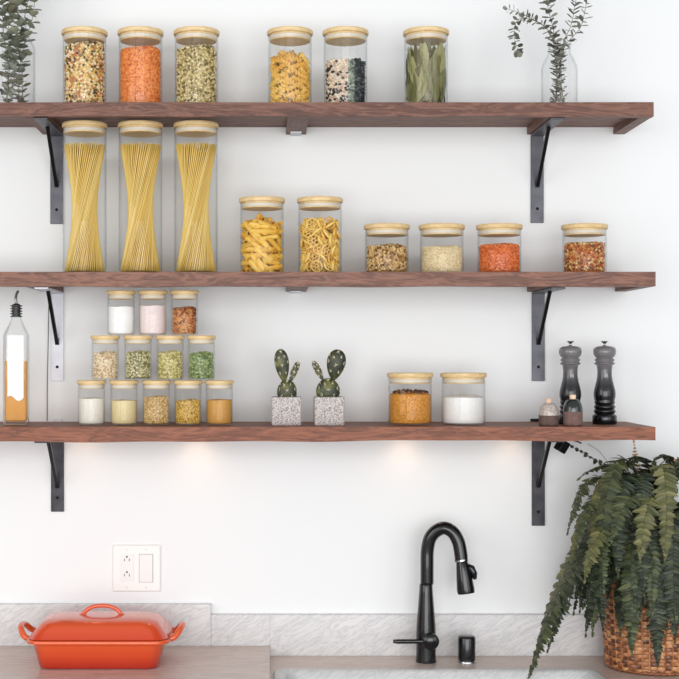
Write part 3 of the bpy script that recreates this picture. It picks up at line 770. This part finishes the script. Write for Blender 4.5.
shaker(572.8,.195,398.8,411.5,plain('black_green_glaze',(30,40,38),.2,coat=.5),plain('mauve_clay',(116,90,84),.8,noise=8,scale=90),'small cruet with black glazed top and mauve brown base',(236,206,176))

# ---------------------------------------------------------------- eucalyptus
m_euc=island('eucalyptus_leaf',[(0,(122,122,110)),(.3,(96,98,86)),(.55,(150,150,138)),(.8,(76,78,68))],.7)
m_eucb=island('eucalyptus_leaf_big',[(0,(120,126,108)),(.3,(96,104,86)),(.55,(144,146,124)),(.8,(108,104,84))],.7)
def round_leaf(mb,p,dirv,nrm,L,W,stem=.003):
    d=Vector(dirv).normalized(); n=Vector(nrm); n=(n-d*n.dot(d))
    n=n.normalized() if n.length>1e-4 else d.orthogonal().normalized()
    s=d.cross(n); v=[Vector(p)]; p0=Vector(p)+d*stem
    st=[(0,.25),(.15,.72),(.4,1.0),(.68,.92),(.9,.5)]
    for t,w in st:
        c=p0+d*L*t; up=n*(L*.10*math.sin(t*PI))
        v += [c+s*W/2*w+n*W*.10+up*0, c+up*-.4, c-s*W/2*w+n*W*.10]
    v.append(p0+d*L*1.0); f=[(0,1,2),(0,2,3)]
    for i in range(len(st)-1):
        a=1+i*3; f += [(a,a+3,a+4,a+1),(a+1,a+4,a+5,a+2)]
    a=1+(len(st)-1)*3; e=len(v)-1; f += [(a,e,a+1),(a+1,e,a+2)]
    mb.add([tuple(q) for q in v],f,0)
def euc_stem(path,L0,L1,spacing,label,group,mat,n=8,W=.95,base_w=.0011,start=0.0):
    P=smooth_path(path,10)
    mb=MB()
    acc=0; last=P[0]; ang=random.random()*3; tot=sum((b-a).length for a,b in zip(P,P[1:])); run=0
    for i in range(1,len(P)):
        seg=(P[i]-last).length; acc+=seg; run+=seg; last=P[i]
        if acc>=spacing and run/tot>=start:
            acc=0; ang+=PI/2+random.uniform(-.3,.3)
            T=(P[i]-P[i-1]).normalized(); u=T.orthogonal().normalized(); w=T.cross(u)
            L=(L0+(L1-L0)*run/tot)*random.uniform(.8,1.15)
            for sg in (0,PI):
                o=u*math.cos(ang+sg)+w*math.sin(ang+sg)
                round_leaf(mb,P[i],o+T*.35+Vector((0,0,random.uniform(-.2,.3))),T+Vector((random.uniform(-.5,.5),random.uniform(-.9,.1),random.uniform(-.3,.5))),L,L*W)
    tip=P[-1]; T=(P[-1]-P[-2]).normalized()
    for k in range(3): round_leaf(mb,tip,T+Vector((random.uniform(-.8,.8),random.uniform(-.8,.8),random.uniform(-.4,.4))),Vector((0,-1,.3)),L1*.8,L1*.7)
    leaves=mb
    st=MB(); tube(st,P,[base_w*(1-.6*i/len(P)) for i in range(len(P))],6)
    t=thing('eucalyptus_stem',label,'branch',tuple(P[0]),0,group)
    for m_,nm,mt in ((leaves,'leaves',mat),(st,'stem',plain('stem_brown',(110,100,84),.7))):
        v=np.concatenate(m_.v)-np.array(P[0]); m_.v=[v]; m_.obj(nm,mt,t,False)
def vase(px,D,R,H,Rn,label,neck):
    X=WX(px,D); t=thing('glass_vase',label,'vase',(X,-D,Z1),0,'clear glass vases')
    th=.002
    out=[(0,.0005),(R-.005,.0005),(R-.001,.002),(R,.006),(R,neck-.030),(R-.002,neck-.022),(R-.007,neck-.010),(Rn+.003,neck),(Rn,neck+.006),(Rn,H-.006),(Rn+.0022,H-.005),(Rn+.0026,H-.002),(Rn+.001,H)]
    inn=[(Rn-th,H),(Rn-th,neck+.006),(Rn+.001,neck-.001),(R-.007-th,neck-.012),(R-.002-th,neck-.024),(R-th,neck-.032),(R-th,.008),(R-.006,.006),(0,.006)]
    mb=MB(); lathe(mb,out+inn,48); mb.obj('glass_body',m_vase,t,True); return X
D=.14
Xv=vase(559.3,D,.0415,WZ(43,D)-Z1,.0255,'clear glass bottle vase at the right end of the top shelf',WZ(56,D)-Z1)
def q(px,py,d): return tuple(PT(px,py,d))
zb=Z1+.008
gE='eucalyptus stems in the right vase'
euc_stem([(Xv-.012,-D,zb),q(557,80,D),q(556,50,D+.004),q(553,28,D+.01),q(548,8,D+.01),q(547,-14,D+.01)],.015,.019,.0052,'eucalyptus stem standing straight up from the right vase',gE,m_euc,W=.95)
euc_stem([(Xv+.012,-D-.01,zb),q(560,80,D),q(562,48,D-.01),q(571,25,D-.01),q(575,5,D),q(578,-12,D)],.012,.020,.0085,'sparse eucalyptus stem leaning right in the right vase',gE,m_euc,W=.5,start=.42)
euc_stem([(Xv-.008,-D+.012,zb),q(559,75,D),q(564,48,D+.01),q(580,28,D+.012),q(585,10,D+.01),q(588,-8,D+.01)],.013,.020,.0085,'outermost eucalyptus stem leaning right in the right vase',gE,m_euc,W=.5,start=.42)
euc_stem([(Xv+.004,-D-.02,zb),q(557,78,D+.01),q(554,46,D+.01),q(547,29,D+.02),q(530,19,D+.03),q(518,20,D+.03),q(514,34,D+.03),q(518,51,D+.03)],.012,.016,.0055,'eucalyptus stem curling down to the left of the right vase',gE,m_euc,W=.7,start=.35)
euc_stem([q(546,27,D+.02),q(536,21,D+.025),q(522,14,D+.03),q(508,9,D+.03)],.014,.014,.010,'small eucalyptus sprig pointing left above the right vase',gE,m_euc,W=.4)
for k in range(3):
    ox=(-.012,.006,.014)[k]
    euc_stem([(Xv+ox,-D+(.01,-.014,.008)[k],zb+.002),q(559+ox*200,88,D+.005),q(559+ox*150,66,D),q(559.5+ox*120,50,D)],.013,.014,.0060,['eucalyptus sprig inside the right vase, left side','eucalyptus sprig inside the right vase, front middle','eucalyptus sprig inside the right vase, right side'][k],gE,m_euc,W=.6)
Xv=vase(14,D,.0485,WZ(22,D)-Z1,.028,'clear glass bottle vase at the left end of the top shelf',WZ(36,D)-Z1)
gL='eucalyptus stems in the left vase'
spec=[(-.02,[(8,70),(4,35),(2,5),(0,-20)],.018,.034),(-.006,[(14,75),(17,45),(18,10),(18,-20)],.020,.040),(.012,[(19,75),(24,45),(32,20),(36,-12)],.018,.024),(.020,[(22,85),(22,60),(20,35),(27,5),(26,-18)],.018,.024),(-.014,[(8,85),(10,60),(8,35),(10,8),(8,-18)],.018,.024)]
labs=['broad-leaved eucalyptus stem at the frame edge in the left vase','broad-leaved eucalyptus stem rising through the middle of the left vase','eucalyptus stem leaning right out of the left vase','eucalyptus stem behind the right-leaning one in the left vase','eucalyptus stem between the two leftmost in the left vase']
for i,(ox,pp,a,b) in enumerate(spec):
    dd=(.01,-.012,.0,.016,-.016)[i]
    euc_stem([(Xv+ox,-D+dd,zb)]+[q(x,y,D-dd*.6) for x,y in pp],a,b,.0105,labs[i],gL,m_eucb,W=.95)

# ---------------------------------------------------------------- outlet plate
D0=0
px0,px1,py0,py1=112.5,161,544.5,591.5
cx=(px0+px1)/2; cy=(py0+py1)/2; hx=(px1-px0)/2/S(0); hz=(py1-py0)/2/S(0)
t=thing('wall_plate','white double wall plate with power outlet and rocker switch','outlet',(WX(cx,0),0,WZ(cy,0)))
mb=MB(); RXm=Matrix.Rotation(PI/2,4,'X')
def loftw(secs,nm,mat,par,ox=0,oz=0):
    m=MB(); loft(m,[(a,b,r,z) for a,b,r,z in secs]); v=np.concatenate(m.v); v=xf(v,RXm); v[:,0]+=ox; v[:,2]+=oz; m.v=[v]; return m.obj(nm,mat,par,True,sharp=.5)
loftw([(hx,hz,.003,.0005),(hx,hz,.003,.003),(hx-.003,hz-.003,.003,.006)],'plate',m_white,t)
def P_(px,py): return (px-cx)/S(0),(cy-py)/S(0)
ox,oz=P_(127.2,567.5); rec=loftw([(.0168,.0335,.001,.0062),(.0166,.0333,.001,.0078)],'receptacle',m_whiteb,t,ox,oz)
ox2,oz2=P_(146.3,567.8); 
mb=MB(); 
for (a,b,c,dd) in ((-.0172,-.0160,-.0345,.0345),(.0160,.0172,-.0345,.0345),(-.0172,.0172,.0333,.0345),(-.0172,.0172,-.0345,-.0333)): box(mb,ox2+a,ox2+b,-.0068,-.006,oz2+c,oz2+dd)
mb.obj('switch_frame',plain('shadow_gap_grey',(196,194,190),.5),t,False)
sw=loftw([(.0156,.0328,.001,.0062),(.0154,.0326,.001,.0090)],'rocker_switch',m_whiteb,t,ox2,oz2)
for zc in (557.5,572.8):
    _,z0=P_(0,zc)
    mb=MB(); lathe(mb,[(0,.0078),(.0022,.0078),(.0022,.0084),(0,.0084)],14,M=Matrix.Translation((ox,0,z0+.0028))@RXm)
    box(mb,ox-.0066,ox-.0052,-.0084,-.0078,z0-.0075,z0-.0015); box(mb,ox+.0052,ox+.0066,-.0084,-.0078,z0-.0075,z0-.0015); mb.obj('socket',m_slot,rec,False)
for a in (127.2,146.3):
    for b in (549.3,587):
        x_,z_=P_(a,b); mb=MB(); lathe(mb,[(0,.0058),(.0018,.0058),(.0018,.0066),(0,.0066)],12,M=Matrix.Translation((x_,0,z_))@RXm); mb.obj('screw',plain('screw_cream',(214,210,202),.4),t,False)

# ---------------------------------------------------------------- casserole
Dc=.187; Xc=WX(96.6,Dc+.1); s=S(.266)
t=thing('casserole_dish','orange red enamel covered casserole dish with loop handles on the left counter','casserole',(Xc,-Dc,ZL+.0003))
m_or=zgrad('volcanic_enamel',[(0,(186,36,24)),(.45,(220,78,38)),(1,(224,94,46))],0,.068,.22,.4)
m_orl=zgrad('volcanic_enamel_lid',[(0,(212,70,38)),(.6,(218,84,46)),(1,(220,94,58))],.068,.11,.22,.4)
hb=.1330; hr=.1590; hd=.098
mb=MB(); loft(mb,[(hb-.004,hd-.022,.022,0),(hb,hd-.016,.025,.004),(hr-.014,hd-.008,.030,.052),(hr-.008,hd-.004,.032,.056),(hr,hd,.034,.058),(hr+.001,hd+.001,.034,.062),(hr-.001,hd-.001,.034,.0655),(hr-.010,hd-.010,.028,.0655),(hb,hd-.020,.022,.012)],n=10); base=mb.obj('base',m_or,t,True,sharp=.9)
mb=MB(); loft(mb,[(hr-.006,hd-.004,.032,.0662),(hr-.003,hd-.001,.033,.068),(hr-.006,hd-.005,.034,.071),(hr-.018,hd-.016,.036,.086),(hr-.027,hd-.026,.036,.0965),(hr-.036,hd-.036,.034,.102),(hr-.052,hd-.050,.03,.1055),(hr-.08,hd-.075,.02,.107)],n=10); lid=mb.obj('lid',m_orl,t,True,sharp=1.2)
pts=[(-.044,0,.104),(-.038,0,.114),(-.026,0,.1225),(-.010,0,.1265),(.010,0,.1265),(.026,0,.1225),(.038,0,.114),(.044,0,.104)]
mb=MB(); tube(mb,smooth_path(pts,5),.0048,12); 
for sx in (-1,1): lathe(mb,[(0,.004),(.006,.0035),(.009,.0),(.010,-.003)],14,M=Matrix.Translation((sx*.044,0,.106)))
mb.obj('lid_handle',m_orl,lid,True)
for sx in (-1,1):
    mb=MB(); x0=hr-.002
    pts=[(sx*x0,-.045,.060),(sx*(x0+.012),-.042,.066),(sx*(x0+.022),-.028,.079),(sx*(x0+.026),0,.084),(sx*(x0+.022),.028,.079),(sx*(x0+.012),.042,.066),(sx*x0,.045,.060)]
    tube(mb,smooth_path(pts,5),.0070,12); mb.obj('handle',m_orl if False else m_or,base,True)

# ---------------------------------------------------------------- faucet
Df=.082; Xf=WX(426,Df); k=1/S(Df); ZF=ZR+.0003
t=thing('kitchen_faucet','tall matte black pull-down faucet with side lever','faucet',(Xf,-Df,ZF))
def fz(py): return WZ(py,Df)-ZF
H=fz(584.5)
mb=MB(); lathe(mb,[(0,0),(.0240,0),(.0242,.003),(.0232,.008),(.0232,fz(636)),(.0222,fz(625)),(.0195,fz(610)),(.0162,fz(592)),(.0150,H),(.0145,H+.001),(0,H+.001)],40); mb.obj('base',m_faucet,t,True,sharp=.9)
mb=MB(); px=lambda x,y,dd=0: ((x-426)*k, -dd, fz(y))
rs=13.2/2*k
pts=[px(427,584,0),px(427,565,0),px(427.4,550,0),px(430,538,.003),(px(436,530.5,.007)),px(444,527.4,.012),px(452,531.5,.017),px(457.2,541,.021),px(459.3,552,.024),px(460,560,.025)]
tube(mb,smooth_path(pts,6),rs,20); mb.obj('spout',m_faucet,t,True)
mb=MB(); tube(mb,[px(459.8,559.2,.0252),px(460.6,562,.0255),px(462.6,576,.028),px(463.9,587.5,.029),px(464.4,591,.0295)],[.0122,.0142,.0185,.0208,.0200],28); hd_=mb.obj('spray_head',m_faucet,t,True,sharp=.9)
mb=MB(); tube(mb,[px(459.5,557.9,.025),px(459.8,559.3,.0252)],.0160,20); mb.obj('joint_ring',m_chrome,t,True,sharp=.9)
mb=MB(); a=px(466,564,.028); b=px(473.2,577,.031)
tube(mb,[Vector(a),Vector(px(469.5,566,.03)),Vector(px(471.8,572,.031)),Vector(b)],[.006,.0085,.0085,.004],12); mb.obj('spray_button',m_faucet,hd_,True)
zc=fz(639)
mb=MB(); tube(mb,[(.008,-.018,zc),(.008,-.030,zc),(.008,-.034,zc)],[.0195,.0195,.0165],28); tube(mb,[(.002,-.025,zc),(-.030,-.027,zc),(-.068,-.028,zc),(-.080,-.028,zc+.0005)],[.0062,.0054,.0056,.0040],14); mb.obj('lever_handle',m_faucet,t,True,sharp=1.0)
Dg=.088; k=1/S(Dg); Xg=WX(466.7,Dg)
t=thing('air_gap_cap','short black cylindrical cap on the counter right of the faucet','air gap',(Xg,-Dg,ZF))
mb=MB(); lathe(mb,[(0,0),(.0215,0),(.0215,.004),(.0200,.0055)],32); mb.obj('base_ring',m_chrome,t,True,sharp=.8)
hh=WZ(635.5,Dg)-ZF
mb=MB(); lathe(mb,[(.0202,.0055),(.0205,hh-.006),(.0192,hh-.002),(.016,hh),(0,hh)],36); mb.obj('cap',m_faucet,t,True,sharp=1.2)

# ---------------------------------------------------------------- sink
t=thing('kitchen_sink','pale marble-toned sink set into the counter in front of the faucet','sink',((SX0+SX1)/2,-(SD0+SD1)/2,ZR))
hx=(SX1-SX0)/2; hy=(SD1-SD0)/2
mb=MB(); loft(mb,[(hx-.002,hy-.002,.03,.0004),(hx,hy,.03,.003),(hx-.001,hy-.001,.03,.006),(hx-.004,hy-.004,.03,.0075),(hx-.022,hy-.022,.03,.0075),(hx-.028,hy-.028,.03,.003),(hx-.030,hy-.030,.03,-.02),(hx-.034,hy-.034,.04,-.17),(hx-.06,hy-.06,.04,-.19)],False,True,n=8)
mb.obj('basin',m_sink,t,True,sharp=1.2)
mb=MB(); lathe(mb,[(0,-.188),(.04,-.188),(.042,-.1895)],24); mb.obj('drain',m_chrome,t,True)

# ---------------------------------------------------------------- fern in basket
Db=.124; Xb=WX(652,Db); HB=.235
t=thing('potted_fern','large drooping dark green fern in a brown woven basket','fern',(Xb,-Db,ZR+.0003))
org=Vector((Xb,-Db,ZR+.0003))
m_bask=island('woven_basket_brown',[(0,(176,114,70)),(.3,(140,84,48)),(.55,(204,146,98)),(.8,(104,60,36))],.36,.25)
mb=MB(); rb,rt=.102,.119
RR=lambda z: rb+(rt-rb)*(z/HB)
nst=40; rows=27
for i in range(rows):
    z=.008+i*(HB-.014)/(rows-1); hh=.0048
    for j in range(nst):
        a0=2*PI*j/nst; a1=2*PI*(j+1)/nst; out=(i+j)%2==0
        v=[]; n=4
        for q_ in range(n+1):
            a=a0+(a1-a0)*q_/n; bul=math.sin(PI*q_/n)*(.0036 if out else -.0026); r=RR(z)+bul
            for (dr,dz) in ((.0016,-hh*.8),(.0026,0),(.0016,hh*.8),(-.0016,hh*.8),(-.0016,-hh*.8)):
                v.append(((r+dr)*math.cos(a),(r+dr)*math.sin(a),z+dz))
        f=[]
        for q_ in range(n):
            for e in range(5): e2=(e+1)%5; f.append((q_*5+e,(q_+1)*5+e,(q_+1)*5+e2,q_*5+e2))
        f += [(4,3,2,1,0),tuple(n*5+e for e in range(5))]
        mb.add(v,f)
lathe(mb,[(RR(.004)-.0042,.004),(RR(HB)-.0042,HB)],40)
# uprights, foot and rim
for j in range(nst):
    a=2*PI*j/nst; tube(mb,[(RR(.004)*math.cos(a),RR(.004)*math.sin(a),.004),(RR(HB)*math.cos(a),RR(HB)*math.sin(a),HB)],.0028,6)
for z,r_,w_ in ((.0045,RR(0)+.002,.0045),(HB,RR(HB),.006)):
    for ph in (0,1):
        ring=[((r_+.0025*math.cos(20*2*PI*i/120+ph*PI))*math.cos(2*PI*i/120),(r_+.0025*math.cos(20*2*PI*i/120+ph*PI))*math.sin(2*PI*i/120),z+.0012*math.sin(20*2*PI*i/120+ph*PI)) for i in range(121)]
        tube(mb,ring,w_*.75,7)
mb.obj('basket',m_bask,t,True,sharp=1.0)
mb=MB(); lathe(mb,[(0,.006),(rb-.008,.006),(rt-.011,HB-.03),(0,HB-.022)],30); mb.obj('soil',m_soil,t,True)
def fernmat(name,a,b,c):
    M=Mat(name); p=M.pr(Roughness=.5); g=M.n('ShaderNodeNewGeometry'); r=M.ramp([(0,a),(.55,b),(1,c)]); M.l(g,'Random Per Island',r,'Fac'); M.l(r,'Color',p,'Base Color'); return M.m
FM=[fernmat('fern_dark',(26,36,26),(42,52,35),(66,76,50)),fernmat('fern_mid',(46,56,36),(64,72,44),(92,98,62)),fernmat('fern_olive',(70,74,44),(92,94,56),(122,118,74)),fernmat('fern_dry',(150,112,88),(176,138,108),(196,160,128))]
m_rach=plain('fern_stalk',(62,58,34),.6)
def leaflet(mb,p,d,n,L,W):
    d=d.normalized(); n=(n-d*n.dot(d)); n=n.normalized() if n.length>1e-5 else d.orthogonal().normalized(); s=d.cross(n)
    st=[(0,.55),(.14,1.0),(.30,.86),(.38,1.0),(.58,.74),(.66,.80),(.86,.42)]; v=[]
    for t_,w in st:
        c=p+d*L*t_-n*L*.22*t_*t_
        v += [c+s*W/2*w+n*W*.12,c,c-s*W/2*w+n*W*.12]
    v.append(p+d*L-n*L*.24); f=[]
    for i in range(len(st)-1):
        a=i*3; f += [(a,a+3,a+4,a+1),(a+1,a+4,a+5,a+2)]
    a=(len(st)-1)*3; e=len(v)-1; f += [(a,e,a+1),(a+1,e,a+2)]
    mb.add([tuple(x) for x in v],f,0)
nf=0
def frond(P,W,mi,pitch=.0085,sparse=False,lw=None,face=None,start=.12):
    """P control points (world); W half width"""
    global nf
    C_=bez(P,60); W=W*(1.18 if W>.02 else 1)
    L=sum((b-a).length for a,b in zip(C_,C_[1:])); n=max(8,int(L*(1-start)/pitch))
    # arclength table
    cum=[0]
    for a,b in zip(C_,C_[1:]): cum.append(cum[-1]+(b-a).length)
    def at(u):
        s_=u*L
        for i in range(60):
            if cum[i+1]>=s_:
                f_=(s_-cum[i])/max(1e-9,cum[i+1]-cum[i]); return C_[i].lerp(C_[i+1],f_),(C_[i+1]-C_[i]).normalized()
        return C_[-1],(C_[-1]-C_[-2]).normalized()
    mb=MB()
    for i in range(n):
        u=start+(1-start)*(i+.5)/n; p,T=at(u)
        out=Vector((p.x-Xb,p.y+Db,.12)); out=face or out
        N=(Vector(out)-T*Vector(out).dot(T)); N=N.normalized() if N.length>1e-5 else T.orthogonal().normalized()
        side=T.cross(N).normalized()
        prof=min(1,(u-start)*6+.45)*(1-((u-start)/(1-start))**3.4)**.75
        w=max(.10,prof)*W
        for sg in (-1,1):
            dj=side*sg+T*random.uniform(.10,.55)+N*random.uniform(-.3,.3)
            leaflet(mb,p-org+N*.0005,dj,N+T*random.uniform(-.25,.25)+side*random.uniform(-.2,.2),w*random.uniform(.74,1.15),lw or pitch*1.45)
    p,T=at(1); leaflet(mb,p-org,T,Vector((0,-1,.2)),pitch*1.3,pitch*.7)
    o=mb.obj('frond',FM[mi],t,False)
    if mi==3: o['label']='dry brown frond'
    sb=MB(); tube(sb,[q_-org for q_ in C_[::3]]+[C_[-1]-org],[.0016*(1-.7*i/21) for i in range(22)][:len(C_[::3])+1],5); sb.obj('stalk',m_rach if mi!=3 else FM[3],o,True)
    nf+=1
cr=lambda dx=0,dy=0: Vector((Xb+dx,-Db+dy,ZR+HB-.02))
F=[ # px,py,d control points, half width m, material
 ([(610,478,.15),(582,535,.21),(556,595,.22),(528,681,.22)],.033,1),
 ([(600,470,.12),(572,560,.16),(548,590,.17),(536,660,.19)],.030,2),
 ([(606,480,.18),(584,545,.23),(566,590,.24),(548,650,.23)],.028,0),
 ([(605,460,.17),(590,560,.27),(592,590,.24),(586,634,.22)],.026,0),
 ([(610,455,.15),(585,520,.20),(585,560,.22),(574,612,.20)],.028,0),
 ([(640,450,.20),(628,500,.28),(631,560,.29),(632,654,.27)],.032,1),
 ([(668,440,.20),(656,520,.30),(655,580,.30),(658,664,.28)],.033,0),
 ([(690,450,.20),(684,520,.28),(690,570,.28),(688,650,.26)],.032,1),
 ([(652,440,.24),(668,430,.26),(668,500,.32),(665,560,.30)],.030,2),
 ([(640,420,.22),(612,430,.26),(598,500,.28),(604,590,.27)],.030,1),
 ([(625,470,.16),(590,450,.18),(580,490,.2),(568,532,.2)],.026,1),
 ([(620,480,.14),(590,480,.18),(578,520,.2),(571,560,.2)],.026,2),
 ([(630,460,.20),(605,450,.22),(592,500,.24),(590,545,.24)],.030,2),
 ([(640,460,.22),(622,440,.26),(616,500,.30),(618,575,.29)],.030,0),
 ([(650,430,.2),(636,450,.28),(640,520,.31),(645,600,.30)],.030,0),
 ([(672,430,.2),(690,440,.24),(698,500,.26),(700,560,.25)],.030,1),
 ([(620,500,.1),(590,490,.12),(575,540,.14),(577,590,.14)],.026,0),
 ([(630,470,.08),(612,452,.09),(598,470,.1),(588,520,.1)],.028,0),
 ([(640,470,.10),(650,440,.10),(668,450,.10),(690,480,.10)],.028,1),
 ([(660,440,.12),(680,440,.14),(700,470,.16),(712,530,.16)],.030,0),
 ([(632,490,.16),(600,470,.2),(585,500,.24),(578,545,.25)],.030,1),
 ([(640,500,.2),(610,500,.26),(595,530,.28),(585,580,.28)],.030,2),
 ([(650,500,.2),(640,470,.28),(622,500,.33),(612,540,.33)],.033,1),
 ([(660,500,.2),(655,470,.28),(645,500,.33),(640,560,.33)],.032,2),
 ([(640,500,.14),(600,500,.16),(585,560,.19),(580,610,.2)],.030,0),
 ([(648,470,.14),(625,455,.15),(600,462,.16),(580,478,.17)],.024,1),
 ([(655,470,.14),(650,452,.15),(640,450,.2),(622,470,.24)],.026,0),
 ([(610,490,.2),(590,530,.27),(600,570,.27),(603,628,.25)],.024,0),
 ([(680,460,.24),(672,520,.31),(672,570,.31),(675,640,.28)],.030,0),
]
for P,W,mi in F:
    P=[cr(random.uniform(-.03,.03),random.uniform(-.03,.03))]+[PT(*p_) for p_ in P]
    frond(P,W,mi,pitch=random.choice([.0072,.008,.0088]))
# wiry fronds: towards the shelf, a thin arching one, dry upright ones
frond([cr(),PT(640,490,.12),PT(622,475,.12),PT(600,462,.12),PT(565,443,.12)],.019,0,pitch=.0125,lw=.011,face=(0,-.5,1),start=.28)
frond([cr(),PT(635,480,.12),PT(612,472,.17),PT(583,474,.18),PT(573,505,.18)],.009,2,pitch=.006,start=.3)
frond([cr(),PT(648,500,.12),PT(638,480,.13),PT(636,460,.13),PT(634,443,.13)],.017,3,pitch=.008,face=(0,-1,.1),start=.3,lw=.005)
frond([cr(),PT(658,500,.12),PT(660,480,.14),PT(672,464,.15),PT(690,448,.15)],.015,3,pitch=.008,face=(0,-1,.1),start=.3,lw=.005)
frond([cr(),PT(660,500,.12),PT(668,480,.14),PT(680,460,.17),PT(700,444,.18)],.018,1,pitch=.009,face=(0,-1,.3),start=.3)
# filler crown fronds all round
for k in range(46):
    a=2*PI*k/46+random.uniform(-.1,.1); R=random.uniform(.10,.20); up=random.uniform(.06,.20)
    dirx,diry=math.cos(a),math.sin(a); Z_=random.uniform(-.05,.05)
    yl=lambda r: max(-Db+diry*r,-.45)
    def cl(x,y,z): return Vector((x,min(y,-.022),min(z,1.295)))
    P=[cr(dirx*.02,diry*.02),cl(Xb+dirx*R*.35,-Db+diry*R*.35,ZR+HB+up),cl(Xb+dirx*R*.8,-Db+diry*R*.8,ZR+HB+up*1.1),cl(Xb+dirx*R*1.0,-Db+diry*R,ZR+HB-.02),cl(Xb+dirx*R*1.05,-Db+diry*R*1.05,ZR+HB-random.uniform(.05,.14))]
    frond(P,random.uniform(.022,.028),random.choice([0,0,1,1,2]),pitch=.010)
print('FRONDS',nf)
# boxy black fitting under the shelf, with its thin wire
p0=PT(562,443,.12)
t=thing('spot_fitting','small black boxy fitting hanging under the lowest shelf near the fern','light fitting',(p0.x,p0.y,1.3112))
mb=MB(); tube(mb,[(0,0,-.0003),(0,0,-.012)],.0032,10); tube(mb,smooth_path([(-.030,0,-.004),(-.016,0,-.008),(0,0,-.008),(.018,0,-.006),(.034,0,-.009),(.045,0,-.014)],5),.0018,6); mb.obj('mount',m_black,t,True)
mb=MB(); box(mb,-.011,.011,-.011,.011,-.014,.014,0,Matrix.Translation((0,0,-.020))@Matrix.Rotation(.55,4,'Y')@Matrix.Rotation(.5,4,'Z')); mb.obj('housing',m_black,t,False,bevel=.0015)
mb=MB(); tube(mb,smooth_path([PT(588,444,.03),PT(600,452,.03),PT(609,466,.03),PT(615,484,.03),PT(616,500,.03)],6),.0007,6)
tag(mb.obj('thin_wire',plain('grey_wire',(150,150,150),.5)),'hair-thin grey wire curving down the wall behind the fern','wire')

# ---------------------------------------------------------------- puck lights under lowest shelf
m_em=Mat('warm_lamp'); e=m_em.n('ShaderNodeEmission'); e.inputs['Color'].default_value=(1,.62,.34,1); e.inputs['Strength'].default_value=6; m_em.l(e,'Emission',m_em.out,'Surface')
for px,pw,lab in ((82,.10,'warm puck lamp under the lowest shelf, nearest the left bracket'),(196,.22,'warm puck lamp under the lowest shelf below the jar pyramid'),(405,.22,'warm puck lamp under the lowest shelf below the spice jar'),(513,.13,'warm puck lamp under the lowest shelf, nearest the right bracket')):
    x=WX(px,.05); zt=1.3419-.0142
    t=thing('puck_lamp',lab,'lamp',(x,-.045,zt),0,'warm puck lamps')
    mb=MB(); lathe(mb,[(0,-.0002),(.018,-.0002),(.018,-.008),(.015,-.0085)],24); mb.obj('housing',m_white,t,True)
    mb=MB(); lathe(mb,[(0,-.0088),(.0148,-.0088),(.0148,-.0084)],24); mb.obj('lens',m_em.m,t,True)
    L=bpy.data.lights.new('puck','SPOT'); L.energy=pw*.75; L.color=(1,.66,.42); L.shadow_soft_size=.012; L.spot_size=2.6; L.spot_blend=1
    o=bpy.data.objects.new('puck_light',L); C.objects.link(o); o.location=(0,0,-.012); o.parent=t

# ---------------------------------------------------------------- light and camera
def area(name,loc,target,sx,sy,power,col=(1,1,1)):
    L=bpy.data.lights.new(name,'AREA'); L.shape='RECTANGLE'; L.size=sx; L.size_y=sy; L.energy=power; L.color=col
    o=bpy.data.objects.new(name,L); C.objects.link(o); o.location=loc
    o.rotation_euler=(Vector(target)-Vector(loc)).to_track_quat('-Z','Y').to_euler(); return o
area('window_left',(-2.8,-3.2,1.9),(0.1,0,1.45),2.2,2.0,42,(1,.995,.985))
area('window_right',(2.9,-3.6,1.7),(0.1,0,1.4),2.2,2.0,24,(.98,.99,1))
area('fill_behind',(.2,-5.6,1.45),(0.1,0,1.45),4.4,2.6,185,(1,.998,.99))  # added frontal fill lamp, brightens the wall under the shelves
w=bpy.data.worlds.new('world'); bpy.context.scene.world=w; w.use_nodes=True
bg=w.node_tree.nodes['Background']; bg.inputs['Color'].default_value=(.97,.98,1,1); bg.inputs['Strength'].default_value=.50
cam=bpy.data.cameras.new('camera'); co=bpy.data.objects.new('camera',cam); C.objects.link(co)
co.location=(0,-CAMD,CZ); co.rotation_euler=(PI/2,0,0)
cam.sensor_width=36; cam.sensor_fit='HORIZONTAL'; cam.lens=FPX/679*36
cam.shift_x=(339.5-HX)/679; cam.shift_y=(HY-339.5)/679
sc=bpy.context.scene; sc.camera=co
sc.view_settings.view_transform='Standard'; sc.view_settings.look='None'; sc.view_settings.gamma=1; sc.view_settings.exposure=-.06
sc.view_settings.use_curve_mapping=False
try: sc.cycles.transparent_max_bounces=24
except Exception: pass
